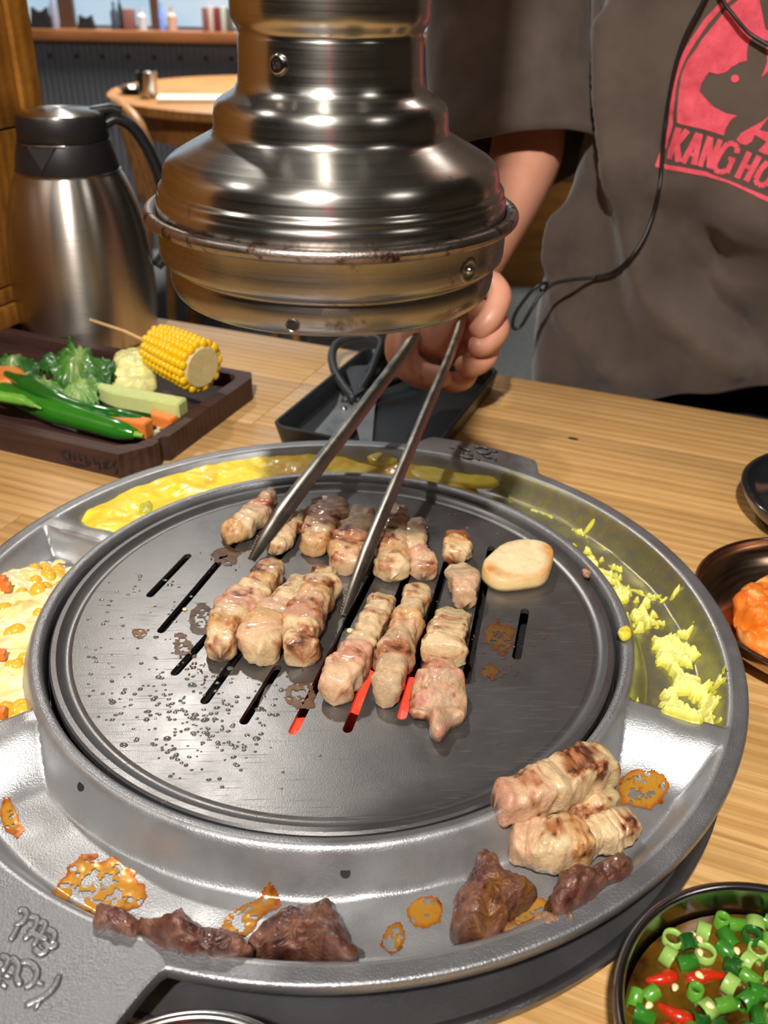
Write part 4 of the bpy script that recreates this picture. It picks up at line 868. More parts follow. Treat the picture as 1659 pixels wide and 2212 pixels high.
def loop_handle(pts, r_, z_):
    P = smoothpath([U(x, y, z) - b0 for (x, y), z in zip(pts, z_)], 6); v, f = tube_data(P, r_, 10); mk('handle', v, f, M['hplas'], sc)
loop_handle([(764, 862), (742, 835), (722, 800), (718, 762), (736, 738), (790, 726), (822, 740), (812, 775), (798, 812), (776, 848)], .0047, [TZ + k for k in (.012, .014, .018, .022, .024, .025, .024, .021, .017, .013)])
loop_handle([(745, 868), (760, 842), (790, 806), (822, 770), (868, 742), (905, 752), (905, 790), (870, 815), (815, 838), (770, 868)], .0042, [TZ + k for k in (.008, .010, .013, .018, .021, .021, .019, .015, .012, .009)])
v, f = px_poly([(745, 800), (792, 796), (786, 850), (766, 862)], TZ + .013, .004); mk('handle_web', v, f, M['hplas'], sc, False)

# ------------------------------------------------------------------ wooden vegetable tray
def UPL(x, y, P0, n):
    v = FW + RT * (x - 829.5) / F - UP * (y - 1106) / F; return CAM + v * (((P0 - CAM) @ n) / (v @ n))
vt = empty('vegetable_tray', tuple(T(-.42, .24, TZ))); vb = np.array(vt.location); tag(vt, 'dark brown wooden tray of raw vegetables with handwritten mark on its side', 'tray')
def veg_body():
    zt = -.0115; out = [(-.60, .138), (-.264, .137), (-.2475, .163), (-.2475, .172), (-.2505, .174), (-.2505, .180), (-.2450, .183), (-.245, .330), (-.252, .343), (-.60, .343)]
    inn = [(-.585, .150), (-.276, .150), (-.262, .161), (-.259, .172), (-.258, .175), (-.258, .180), (-.258, .186), (-.258, .321), (-.264, .330), (-.585, .330)]
    V, Fc = [], []; n = len(out)
    for P, z in ((out, TZ + .0002), (out, zt - .0012), ([(a * .9985 - .0004, b) for a, b in out], zt), (inn, zt), (inn, zt - .0012), (inn, TZ + .011)): V += [T(a, b, z) - vb for a, b in P]
    for i in range(5):
        for k in range(n): Fc.append((i * n + k, i * n + (k + 1) % n, (i + 1) * n + (k + 1) % n, (i + 1) * n + k))
    Fc += [tuple(range(n - 1, -1, -1)), tuple(5 * n + k for k in range(n))]; return mk('tray_body', V, Fc, M['dkwood'], vt, False)
veg_body()
pf = T(0, .1365, 0); st_ = [[(129, 977), (142, 994), (162, 1004), (186, 1006)], [(136, 975), (148, 978), (150, 990)], [(146, 974), (152, 992)], [(157, 981), (162, 994)], [(167, 981), (175, 996)], [(182, 985), (188, 1004), (195, 999), (184, 993)], [(200, 990), (206, 1002), (212, 996), (216, 1014)], [(222, 1001), (234, 996), (224, 1011), (238, 1009)], [(250, 996), (243, 1008), (253, 1014), (250, 1024)]]
parts = [tube_data(smoothpath([UPL(x, y, pf, EY) - vb for x, y in s_], 4), .0008, 6) for s_ in st_]; v, f = joined(parts); o = mk('handwriting', v, f, M['dark'], vt); o['label'] = 'black handwritten characters'
# peppers
def pepper(pts, label, c1, seed):
    P = smoothpath([U(x, y, z) for x, y, z, w_ in pts], 8); R = np.interp(np.linspace(0, 1, len(P)), np.linspace(0, 1, len(pts)), [p[3] for p in pts]); b = P[0].copy(); b[2] = -.02
    r = empty('green_chili', tuple(b)); tag(r, label, 'chili pepper', 'green chilies in the wooden tray')
    R = R * (1 + .08 * vnoise(np.stack([np.arange(len(P)) * .3, P[:, 0] * 0 + seed, P[:, 0] * 0], 1))); v, f = tube_data(P - b, R, 16); mk('flesh', v, f, simple('chili_green_%d' % seed, c1, .18, 0, .5, .25, 60, 0, 0, .15), r)
    d = P[-1] - P[-3]; d /= np.linalg.norm(d); tube('stem', [P[-1] - b - d * .002, P[-1] - b + d * .004, P[-1] - b + d * .008], [R[-1] * .8, R[-1] * .45, R[-1] * .4], simple('chili_stem_%d' % seed, srgb(130, 180, 60), .5, 0, 0, .3, 200), r, 8)
pepper([(-60, 820, -.012, .009), (20, 852, -.008, .0105), (110, 885, -.007, .0110), (200, 912, -.008, .0100), (262, 930, -.010, .0085), (292, 938, -.011, .0050)], 'largest glossy green chili lying along the front edge of the wooden tray', srgb(40, 120, 28), 1)
pepper([(14, 808, .004, .0035), (60, 832, .004, .0085), (115, 862, .001, .0085), (180, 884, -.003, .0070), (250, 898, -.006, .0066), (296, 908, -.008, .0058), (314, 912, -.009, .0030)], 'curved dark green chili resting behind the largest one', srgb(24, 96, 26), 2)
pepper([(-50, 845, .006, .005), (0, 856, .006, .0055), (45, 864, .004, .005), (74, 876, .001, .0025)], 'small light green chili at the left edge of the wooden tray', srgb(110, 170, 60), 3)
def stick(name, label, cat, a, b_, wpx, h, m, z=-.016, group=None, bev=.001, skin=None):
    A, B = U(*a, z + h), U(*b_, z + h); d = B - A; d[2] = 0; s_ = np.cross(d / np.linalg.norm(d), [0, 0, 1]); w_ = wpx * depth(A) / F
    r = empty(name, (float(A[0]), float(A[1]), z)); tag(r, label, cat, group); bm_ = np.array(r.location)
    P = [A - s_ * w_ * .2, A + s_ * w_ * .15 + d * .03, A + s_ * w_ * .55 + d * .16, A + s_ * w_ * .8 + d * .3, B + s_ * w_, B]; Q = [(p[0] - bm_[0], p[1] - bm_[1], h if skin is None else h) for p in P]
    bm = bmesh.new(); lo = [bm.verts.new((q[0], q[1], h * .22 if skin else 0)) for q in Q]; hi = [bm.verts.new(q) for q in Q]; n = len(Q); bm.faces.new(lo[::-1]); bm.faces.new(hi)
    for i in range(n): bm.faces.new((lo[i], lo[(i + 1) % n], hi[(i + 1) % n], hi[i]))
    bmesh.ops.recalc_face_normals(bm, faces=bm.faces); bmesh.ops.bevel(bm, geom=list(bm.edges), offset=bev, segments=2, affect='EDGES'); me = bpy.data.meshes.new('flesh'); bm.to_mesh(me); bm.free(); me.shade_smooth(); me.set_sharp_from_angle(angle=.6); me.materials.append(m); link('flesh', me, r)
    if skin:
        v, f = extrude_poly([(q[0], q[1], -.0) for q in Q], (0, 0, h * .22)); mk('skin', v, f, skin, r, False)
car = simple('carrot_flesh', srgb(238, 142, 62), .42, 0, .15, .12, 120, .15, 300, .25); cuc = simple('cucumber_flesh', srgb(206, 222, 150), .35, 0, .25, .12, 160, .2, 300, .3); cucs = simple('cucumber_skin', srgb(36, 84, 30), .3, 0, .3, .3, 80)
stick('carrot_stick', 'orange carrot stick with pointed end between the chilies and the cucumber', 'carrot', (158, 872), (330, 903), 34, .016, car, -.020, 'carrot sticks in the wooden tray')
stick('carrot_stick', 'short orange carrot stick end nearest the right edge of the wooden tray', 'carrot', (325, 884), (385, 896), 30, .013, car, -.020, 'carrot sticks in the wooden tray')
stick('cucumber_stick', 'pale cucumber stick with dark green skin below the cabbage', 'cucumber', (206, 828), (404, 858), 40, .020, cuc, -.019, None, .0012, cucs)
blob('carrot_slice', [(-30, 792), (10, 790), (40, 797), (59, 812), (50, 822), (20, 826), (-30, 830)], .008, '', 70, 'flat orange carrot slice at the left edge of the wooden tray', 'carrot', 'carrot sticks in the wooden tray', z0=-.004, m=M['food'], flat=8, amp=.2, res=(12, 50), cfn=lambda V, hz: np.tile(srgb(240, 146, 70), (len(V), 1)))
cabc = lambda V, hz: np.clip(np.tile(srgb(226, 224, 150), (len(V), 1)) * (1 + .25 * fbm(V, 160, 3, 4))[:, None] + .12 * np.maximum(fbm(V, 60, 2, 6), 0)[:, None], 0, 1)
for i, (P_, z_, h_, l) in enumerate([([(240, 815), (262, 808), (330, 812), (338, 830), (300, 838), (236, 832)], -.014, .014, 'lowest pale cabbage piece beside the cucumber stick'), ([(236, 788), (270, 780), (330, 786), (336, 806), (290, 812), (240, 808)], -.006, .014, 'middle pale yellow cabbage piece left of the corn'), ([(246, 765), (275, 756), (325, 764), (332, 784), (290, 790), (250, 788)], .002, .012, 'topmost crinkled cabbage piece left of the corn')]):
    blob('cabbage_piece', P_, h_, '', 80 + i, l, 'cabbage', 'cabbage pieces in the wooden tray', z0=z_, m=M['food'], flat=3, amp=2.0, res=(16, 70), cfn=cabc)
def leaf(name, label, cx, cy, z, rx, ry, tilt, seed, c1, c2, ruf=.010, parent=None):
    c = U(cx, cy, z); n, mm = 26, 110; V = []; s_ = depth(c) / F
    for i in range(n):
        for k in range(mm):
            a = 2 * PI * k / mm; q = i / (n - 1); lob = 1 + .16 * math.sin(2 * a + seed) + .07 * math.sin(5 * a + seed * 2) + .05 * math.sin(23 * a + seed)
            x = q * rx * s_ * lob * math.cos(a); y = q * ry * s_ * lob * math.sin(a) * 1.6
            V.append((x, y, ruf * q ** 2.2 * (.5 * math.sin(8 * a + seed + 2 * q) + .5 * math.sin(19 * a + 2 * seed - 3 * q) + .3 * math.sin(31 * a)) * .5 + .012 * (1 - q * q)))
    V = np.array(V); V[:, 2] += .010 * fbm(V, 70, 3, seed) + V[:, 1] * tilt[1] + V[:, 0] * tilt[0]; n1 = fbm(V, 60, 3, seed + 2)[:, None]; rr_ = np.linalg.norm(V[:, :2], axis=1)[:, None]; rib = np.exp(-((V[:, :1] - .15 * V[:, 1:2]) / .004) ** 2)
    col = c1 + (c2 - c1) * np.clip(sm(.1, .9, 1 - rr_ / rr_.max()) * .7 + .5 * n1, 0, 1); col = col + (srgb(190, 214, 130) - col) * rib * .5
    Fc = [(i * mm + k, i * mm + (k + 1) % mm, (i + 1) * mm + (k + 1) % mm, (i + 1) * mm + k) for i in range(n - 1) for k in range(mm)]
    o = mk(name, V, Fc, M['leaf'], None, True, np.clip(col, 0, 1)); md = o.modifiers.new('thick', 'SOLIDIFY'); md.thickness = .0007; o.location = (float(c[0]), float(c[1]), z - .006); tag(o, label, 'lettuce', 'lettuce leaves in the wooden tray'); return o
leaf('lettuce_leaf', 'large frilly dark green lettuce leaf standing in front of the thermos', 170, 790, .012, 74, 30, (.0, .65), 3, srgb(34, 92, 30), srgb(88, 150, 56), .014)
leaf('lettuce_leaf', 'pale green lettuce leaf base spilling toward the cucumber', 172, 845, -.002, 46, 24, (.1, .3), 5, srgb(92, 150, 70), srgb(170, 206, 120), .008)
leaf('lettuce_leaf', 'dark green lettuce leaf behind the carrot slice at the left', 30, 790, .002, 52, 22, (.1, .4), 8, srgb(30, 84, 30), srgb(70, 130, 48), .012)
leaf('lettuce_leaf', 'mid green crinkled lettuce leaf over the curved chili', 95, 835, .000, 56, 24, (-.1, .3), 11, srgb(44, 104, 36), srgb(110, 168, 70), .010)
rr = random.Random(2); parts = []
for _ in range(40):
    x, y = rr.uniform(280, 345), rr.uniform(912, 938); p = U(x, y, -.02); a = rr.uniform(0, 6); d = np.array([math.cos(a), math.sin(a), .3]) * .006; parts.append(tube_data([p - d, p + np.array([0, 0, .002]), p + d], .0009, 5))
v, f = joined(parts); o = mk('radish_shreds', v, f, simple('radish_shred', srgb(214, 216, 180), .3, 0, .3, .1, 100, 0, 0, .4)); tag(o, 'translucent white radish shreds in the front corner of the wooden tray', 'radish', None, 'stuff')
# corn cob
ax_ = np.array([.74, -.66, -.07]); ax_ /= np.linalg.norm(ax_); fc = U(438, 794, .018)
cob = empty('corn_cob', tuple(fc)); tag(cob, 'yellow corn cob piece on a skewer leaning on the wooden tray edge', 'corn'); q_ = Vector(ax_).to_track_quat('Z', 'Y'); cob.rotation_euler = q_.to_euler()
L_ = .064; RC = .0255
lathe('core', [(0, .000), (.012, .0005), (.019, .0006), (.0205, -.001), (.0215, -.004), (.0225, -.03), (.0205, -L_), (0, -L_)], simple('cob_core', srgb(214, 196, 140), .6, 0, 0, .35, 400, .6, 500), cob, 40)
bm = bmesh.new(); bmesh.ops.create_icosphere(bm, subdivisions=2, radius=1)
for v_ in bm.verts: v_.co = Vector((v_.co.x * .0046, v_.co.y * .0047, v_.co.z * .0034)); 
km = bpy.data.meshes.new('kernel'); bm.to_mesh(km); bm.free(); km.shade_smooth(); km.materials.append(M['corn'])
rr = random.Random(1)
for row in range(18):
    a = 2 * PI * row / 18
    for k in range(11):
        z = -.0028 - k * .0059 - (.0015 if row % 2 else 0); R_ = RC - .0032 - .0035 * (k / 10) ** 2; o = link('kernel', km, cob); o.location = (R_ * math.cos(a), R_ * math.sin(a), z); o.rotation_euler = (0, 0, a); s_ = rr.uniform(.93, 1.07); o.scale = (s_, s_ * (1 - .12 * (k / 10)), s_)
sk = empty('wooden_skewer', tuple(U(195, 690, .025))); tag(sk, 'thin bamboo skewer stuck into the corn cob', 'skewer'); b1 = np.array(sk.location)
bk_ = fc - ax_ * (L_ - .004); tube('stick', [UY(195, 691, bk_[1] + .065) - b1, (UY(270, 716, bk_[1] + .03)) - b1, bk_ - b1], .0016, simple('bamboo', srgb(214, 176, 120), .6, 0, 0, .15, 200), sk, 8)

# ------------------------------------------------------------------ thermos
def thermos():
    c = U(200, 722, TZ); r = empty('thermos_jug', (c[0], c[1], TZ)); r.scale = (depth(c) / 1.057, depth(c) / 1.057, depth(c) / 1.057 * .962); tag(r, 'tall brushed steel thermos jug with black lid behind the vegetables', 'thermos jug'); z = -TZ
    lathe('body', [(0, .0005), (.066, .0005), (.071, .003), (.0735, .010), (.0758, .035), (.0765, .06), (.0755, .09), (.0725, .12), (.0672, .148), (.0610, .168), (.0560, .180), (.0530, .1855)], M['thermos'], r, 128, sharp=60)
    lathe('band', [(.0528, .1852), (.0536, .1860), (.0536, .1872), (.0524, .1882)], M['bowl'], r, 96)
    lathe('collar', [(.0520, .187), (.0522, .189), (.0500, .203), (.0470, .2155), (.0462, .2175), (.0452, .2180), (.0, .2180)], M['black'], r, 96)
    lathe('lid', [(.0448, .2182), (.0458, .2196), (.0450, .2300), (.0440, .2410), (.0432, .2425), (0, .2425)], M['black'], r, 96)
    lathe('lid_cap', [(.0425, .2426), (.0422, .2440), (.0380, .2460), (.02, .2478), (0, .2482)], M['thermos'], r, 96)
    a = math.radians(-100); X = np.array([-math.sin(a), math.cos(a), 0]); Y = np.array([math.cos(a), math.sin(a), 0]); Z = EZ
    # pouring spout: a V-shaped recess frame on the collar
    A = [(-.018, .2165, .0455), (.012, .2165, .0462), (-.003, .196, .0525), (-.018, .2165, .0468), (.012, .2165, .0478), (-.003, .1945, .0530)]
    v = [X * p[0] + Z * p[1] + Y * p[2] for p in A]; mk('spout', v, [(0, 1, 2), (3, 5, 4), (0, 3, 4, 1), (1, 4, 5, 2), (2, 5, 3, 0)], M['dark'], r, False)
    tube('spout_lip', [X * -.024 + Z * .2168 + Y * .0425, X * -.010 + Z * .2172 + Y * .0478, X * .008 + Z * .2176 + Y * .0478, X * .020 + Z * .2176 + Y * .0440], .0009, M['bowl'], r, 8)
    d = np.array([math.cos(math.radians(18)), math.sin(math.radians(18)), 0]); s_ = np.cross(d, Z)
    K = smoothpath([d * .042 + Z * .232, d * .056 + Z * .236, d * .074 + Z * .222, d * .090 + Z * .185, d * .097 + Z * .14, d * .094 + Z * .095, d * .080 + Z * .075], 8)
    V = []; n = len(K); Tn = np.gradient(K, axis=0); Tn /= np.linalg.norm(Tn, axis=1)[:, None]
    for i in range(n):
        nn = np.cross(s_, Tn[i])
        for k in range(12): a_ = 2 * PI * k / 12; V.append(K[i] + s_ * .011 * math.cos(a_) + nn * .0065 * math.sin(a_))
    Fc = [(i * 12 + k, i * 12 + (k + 1) % 12, (i + 1) * 12 + (k + 1) % 12, (i + 1) * 12 + k) for i in range(n - 1) for k in range(12)] + [tuple(range(11, -1, -1)), tuple((n - 1) * 12 + k for k in range(12))]
    mk('handle', V, Fc, M['black'], r, True)
    tube('lever', [d * .030 + Z * .2435, d * .05 + Z * .2460, d * .060 + Z * .2425], .006, M['black'], r, 10)
thermos()

# ------------------------------------------------------------------ bowls at the right and bottom
def bowl(name, c, R, zr, depth_, m, label, cat, th=.0012, foot=.55, lip=.0015):
    r = empty(name, (c[0], c[1], TZ)); tag(r, label, cat); h = zr - TZ
    out = [(0, .0008), (R * foot, .0008), (R * foot + .001, .002)] + [(R * (foot + (1 - foot) * math.sin(t_ * PI / 2) ** .8), .002 + (h - .004) * (1 - math.cos(t_ * PI / 2)) ** .8) for t_ in np.linspace(.12, 1, 10)]
    inn = [(a - th * 1.5, b + th) for a, b in reversed(out[3:])] + [(R * foot - th, th + .002), (0, th + .002)]
    lp = [(R + lip * math.cos(a), h - .0015 + lip * math.sin(a)) for a in np.linspace(-PI / 2, PI, 8)]
    lathe('shell', out + lp + inn, m, r, 96, sharp=60); return r
bowl('kimchi_bowl', (.318, .0050), .0815, -.0055, .03, metal('juice_reflection_bowl_steel', (.50, .34, .24), .22, (20, 20, 500), None, .03), 'shallow steel bowl holding orange kimchi at the right edge', 'bowl', foot=.5)  # warm tint puts kimchi juice and its orange-brown reflection into the steel
def kim_c(V, hz):
    n = fbm(V, 60, 3, 3)[:, None]; n2 = fbm(V, 190, 3, 6)[:, None]; c = srgb(238, 128, 28) + (srgb(244, 176, 100) - srgb(238, 128, 28)) * sm(.05, .5, n); return np.clip(c + (srgb(214, 78, 14) - c) * sm(.1, .5, n2) * .7, 0, 1)
blob('kimchi', [(1588, 1290), (1618, 1258), (1680, 1240), (1750, 1262), (1790, 1330), (1740, 1395), (1672, 1412), (1625, 1388), (1598, 1350)], .016, '', 90, 'folded orange kimchi leaf in the steel bowl at the right', 'kimchi', None, z0=-.0285, m=M['egg'], flat=2.6, amp=2.4, cfn=kim_c, ridges=[([(1592, 1300), (1625, 1340), (1680, 1390)], -.006, .004), ([(1610, 1275), (1660, 1300), (1740, 1310)], .004, .006), ([(1640, 1320), (1720, 1350)], .003, .005)])
bowl('black_dish', (.410, .151), .083, -.008, .02, M['blackg'], 'glossy black dish at the right edge above the kimchi bowl', 'dish', th=.002, foot=.6)
bowl('sauce_bowl', (.1676, -.278), .0632, .010, .04, M['bowl'], 'steel bowl of dipping sauce in the bottom right corner', 'bowl', th=.0012, foot=.85, lip=.0022)
bowl('empty_bowl', (-.0546, -.3100), .0525, .000, .03, M['bowl'], 'steel bowl at the bottom edge with only its rim showing', 'bowl', th=.001, foot=.6, lip=.0028)
def sauce():
    cx, cy = .1676, -.278; SZ = -.0045; r = empty('dipping_sauce', (cx, cy, TZ + .005)); tag(r, 'soy dipping sauce with chopped scallions, red chili and sesame seeds', 'sauce'); z = SZ - r.location.z
    t = NT('soy_liquid'); n = t.noise(40, 4); t.lk(t.ramp(n, [(.35, srgb(46, 24, 6)), (.65, srgb(110, 78, 16))]), t.b.inputs['Base Color']); t.set(Roughness=.06, Coat_Weight=.6)
    lathe('liquid', [(0, z - .02), (.045, z - .02), (.0588, z - .004), (.0592, z), (0, z)], t.m, r, 64)
    rr = random.Random(12); used = []
    greens = [simple('scallion_%d' % i, srgb(*c), .25, 0, .4, .15, 200, 0, 0, .2) for i, c in enumerate([(50, 118, 32), (30, 88, 28), (86, 146, 44), (146, 184, 92)])]
    redm = simple('red_chili_flesh', srgb(186, 44, 16), .2, 0, .5, .2, 120, 0, 0, .2); ses = simple('sesame', srgb(240, 218, 160), .4, 0, .1, .05)
    def place(minr, R_=.0560, tries=60):
        for _ in range(tries):
            a, q = rr.uniform(0, 2 * PI), R_ * math.sqrt(rr.random()); x, y = q * math.cos(a), q * math.sin(a)
            if all((x - u_) ** 2 + (y - w_) ** 2 > (minr * .5 + m_ * .5) ** 2 for u_, w_, m_ in used): used.append((x, y, minr)); return x, y
        return None
    def ring_mesh(Rr, L2, th):
        v, f = lathe_data([(Rr, -L2), (Rr, L2), (Rr - th, L2), (Rr - th, -L2), (Rr, -L2)], 14); me = bpy.data.meshes.new('scallion_piece'); me.from_pydata(v, [], f); me.shade_smooth(); return me
    meshes = []
    for i, (a, b) in enumerate([(.0034, .0040), (.0038, .0032), (.0030, .0036), (.0042, .0026)]):
        me = ring_mesh(a, b, .0009); me.materials.append(greens[i]); meshes.append(me)
    for k in range(15):
        p = place(.011)
        if not p: continue
        L2 = rr.uniform(.006, .009); P = smoothpath([(-L2, 0, 0), (0, .0012, .001), (L2, 0, 0)], 4); v, f = tube_data(P, np.interp(np.linspace(0, 1, len(P)), [0, .3, 1], [.0028, .0032, .0012]), 8)
        o = mk('chili_piece', v, f, redm, r); o.location = (p[0], p[1], z - .0006); o.rotation_euler = (0, 0, rr.uniform(0, 6))
    for k in range(160):
        p = place(.0064)
        if not p: continue
        o = link('scallion_piece', meshes[k % 4], r); o.location = (p[0], p[1], z + rr.uniform(.0005, .0022)); flat = rr.random() < .25
        o.rotation_euler = (0, 0, 0) if flat else (PI / 2 + rr.uniform(-.25, .25), 0, rr.uniform(0, 6))
    bm = bmesh.new(); bmesh.ops.create_icosphere(bm, subdivisions=2, radius=1)
    for v_ in bm.verts: v_.co = Vector((v_.co.x * .0020, v_.co.y * .0014 * (1 - .3 * v_.co.x), v_.co.z * .0009))
    sm_ = bpy.data.meshes.new('sesame_seed'); bm.to_mesh(sm_); bm.free(); sm_.shade_smooth(); sm_.materials.append(ses)
    for k in range(34):
        a, q = rr.uniform(0, 2 * PI), .052 * math.sqrt(rr.random()); o = link('sesame_seed', sm_, r); o.location = (q * math.cos(a), q * math.sin(a), z + .0045); o.rotation_euler = (rr.uniform(-.3, .3), 0, rr.uniform(0, 6)); o.scale = (.95,) * 3
sauce()

# ------------------------------------------------------------------ person
M['skin'] = simple('skin', srgb(216, 156, 130), .42, 0, .08, .10, 60, .12, 600, .30)
M['nail'] = simple('nail', srgb(232, 172, 150), .28, 0, .3)
t = NT('washed_taupe_cotton'); n1 = t.noise(9, 4, .6); n2 = t.noise(900, 2, .5); c = t.ramp(n1, [(.35, srgb(62, 51, 44)), (.65, srgb(88, 75, 66))]); t.lk(c, t.b.inputs['Base Color']); t.set(Roughness=.9, Sheen_Weight=.25, Sheen_Roughness=.5); t.bump(n2, .25, .0006); M['shirt'] = t.m
t = NT('washed_pink_print'); n1 = t.noise(90, 5, .7); t.lk(t.ramp(n1, [(.3, srgb(206, 66, 84)), (.7, srgb(240, 96, 112))]), t.b.inputs['Base Color']); t.set(Roughness=.8); t.bump(n1, .2, .0006); M['pink'] = t.m
M['pants'] = simple('dark_trousers', srgb(24, 25, 30), .85, 0, 0, .2, 20, .2, 400)
pe = empty('person', tuple(T(.18, .70, FLOORZ))); pb = np.array(pe.location); tag(pe, 'person in a loose brown T-shirt with pink print standing behind the table holding the tongs', 'person')
TC = T(.180, .640, 0)       # torso axis
_TZ = [-.30, -.14, -.09, -.04, .02, .08, .15, .22, .32, .44, .54, .60, .64, .66]
_TA = [.178, .188, .196, .204, .206, .198, .182, .175, .184, .202, .212, .190, .12, .058]
_TB = [.100, .104, .108, .116, .126, .130, .122, .118, .116, .116, .112, .095, .07, .050]
def torso_base(nz=190, nu=260):
    zs = np.linspace(-.075, .655, nz); A = np.interp(zs, _TZ, _TA); B = np.interp(zs, _TZ, _TB); U_ = np.arange(nu) * 2 * PI / nu; V = np.zeros((nz, nu, 3)); ex_ = .82
    for i, z in enumerate(zs):
        c_, s_ = np.cos(U_), np.sin(U_); x = A[i] * np.sign(c_) * np.abs(c_) ** ex_; y = B[i] * np.sign(s_) * np.abs(s_) ** ex_
        V[i] = TC[None] + EX[None] * x[:, None] + EY[None] * y[:, None] + EZ[None] * z; V[i][:, 2] += sm(.10, -.075, z) * (.075 * sm(-.7, .5, c_) - .030 * (1 - sm(-.9, -.4, c_)))
    return V, zs, nz, nu
def grid_faces(nz, nu, wrap=True): return [(i * nu + k, i * nu + (k + 1) % nu, (i + 1) * nu + (k + 1) % nu, (i + 1) * nu + k) for i in range(nz - 1) for k in range(nu if wrap else nu - 1)]
def shirt():
    V, zs, nz, nu = torso_base(); P = V.reshape(-1, 3); Fc = grid_faces(nz, nu); bvh = BVHTree.FromPolygons([tuple(p) for p in P], Fc)
    def hit(x, y):
        v = FW + RT * (x - 829.5) / F - UP * (y - 1106) / F; h = bvh.ray_cast(Vector(CAM), Vector(v).normalized()); return None if h[0] is None else np.array(h[0])
    D = P - (TC[None] + EZ[None] * P[:, 2:3]); D /= np.linalg.norm(D, axis=1)[:, None]; amp = np.zeros(len(P))
    def fold(pts, a, w_):
        Q = [hit(*p) for p in pts]; Q = [q for q in Q if q is not None]
        if len(Q) < 2: return
        Q = resample(smoothpath(Q, 5), 40, False); d = np.full(len(P), 9.0)
        for s_ in range(0, len(P), 4000): d[s_:s_ + 4000] = np.min(np.linalg.norm(P[s_:s_ + 4000, None] - Q[None], axis=2), axis=1)
        nonlocal amp; amp = amp + a * np.exp(-(d / w_) ** 2)
    fold([(1330, 60), (1335, 260), (1355, 420), (1390, 560), (1440, 660), (1520, 730), (1600, 780)], .024, .020)
    fold([(1270, 430), (1285, 560), (1320, 680), (1380, 760)], -.014, .028)
    fold([(1500, 470), (1560, 560), (1659, 600)], -.016, .026)
    fold([(1420, 420), (1470, 560), (1560, 650), (1659, 700)], .012, .013)
    fold([(1400, 470), (1450, 580), (1530, 660), (1620, 720)], -.030, .030); fold([(1500, 600), (1600, 680), (1659, 700)], -.022, .035)
    fold([(1460, 430), (1540, 470), (1659, 500)], .012, .022)
    fold([(1215, 640), (1245, 720), (1300, 800)], .010, .014)
    fold([(1210, 560), (1225, 640)], -.009, .016)
    fold([(1240, 380), (1215, 480), (1200, 560)], .012, .014)
    fold([(1310, 30), (1300, 200), (1310, 330)], -.008, .018)
    fold([(1430, 330), (1440, 470)], -.006, .012)
    fold([(1580, 100), (1500, 200)], -.0025, .008); fold([(1440, 250), (1400, 300)], -.003, .006)
    ang = np.arctan2(D @ EY, D @ EX); lo = sm(.25, -.1, P[:, 2])
    amp += .006 * lo * np.sin(ang * 11 + 2 * fbm(P, 6, 2, 3)) + .0045 * fbm(P * [1, 1, .5], 14, 3, 4) + .0012 * fbm(P, 60, 3, 5)
    W = P + D * amp[:, None]; o = mk('t_shirt', W - pb, Fc, M['shirt'], pe, True); o['label'] = 'loose washed brown cotton T-shirt'
    md = o.modifiers.new('cloth', 'SOLIDIFY'); md.thickness = .002; md.offset = 1
    return BVHTree.FromPolygons([tuple(p) for p in W], Fc)
SB = shirt()
def sleeve(P, R1, R2, nm='sleeve', seed=1, pxfold=True):
    P = smoothpath(P, 12); n = len(P); mm = 72; Tn = np.gradient(P, axis=0); Tn /= np.linalg.norm(Tn, axis=1)[:, None]; V = []
    s = np.linspace(0, 1, n)
    for i in range(n):
        x = EX - Tn[i] * (EX @ Tn[i]); x /= np.linalg.norm(x); y = np.cross(Tn[i], x); a_, b_ = np.interp(s[i], [0, .5, 1], R1), np.interp(s[i], [0, .5, 1], R2)
        for k in range(mm):
            a = 2 * PI * k / mm; f = 1 + s[i] * (.05 * math.sin(3 * a + seed) + .03 * math.sin(5 * a + 2 * seed)); V.append(P[i] + x * a_ * f * math.cos(a) + y * b_ * f * math.sin(a))
    V = np.array(V); cen = np.repeat(P, mm, 0); D = V - cen; D /= np.linalg.norm(D, axis=1)[:, None]; V = V + D * (.007 * fbm(V * [1, 1, .6], 13, 3, seed + 8) + .001 * fbm(V, 60, 2, 3))[:, None]
    o = mk(nm, V - pb, grid_faces(n, mm), M['shirt'], pe, True); md = o.modifiers.new('cloth', 'SOLIDIFY'); md.thickness = .003; md.offset = 1
    # stitched hem
    hem = [V[(n - 3) * mm + k] + D[(n - 3) * mm + k] * .0034 for k in range(mm + 1)] if False else None
SH = T(-.010, .640, .585)
sleeve([T(.060, .640, .560), T(.018, .640, .545), UY(1112, -170, .645), UY(1108, 0, .63), UY(1108, 160, .60), UY(1122, 352, .548)], [.068, .086, .084], [.080, .084, .078], 'sleeve', 1)
SH2 = T(.370, .640, .585)
sleeve([T(.300, .640, .560), T(.342, .640, .545), SH2 + EX * .055 - EZ * .13, SH2 + EX * .075 - EZ * .22, SH2 + EX * .07 - EY * .02 - EZ * .33], [.068, .086, .086], [.080, .084, .080], 'sleeve', 4)
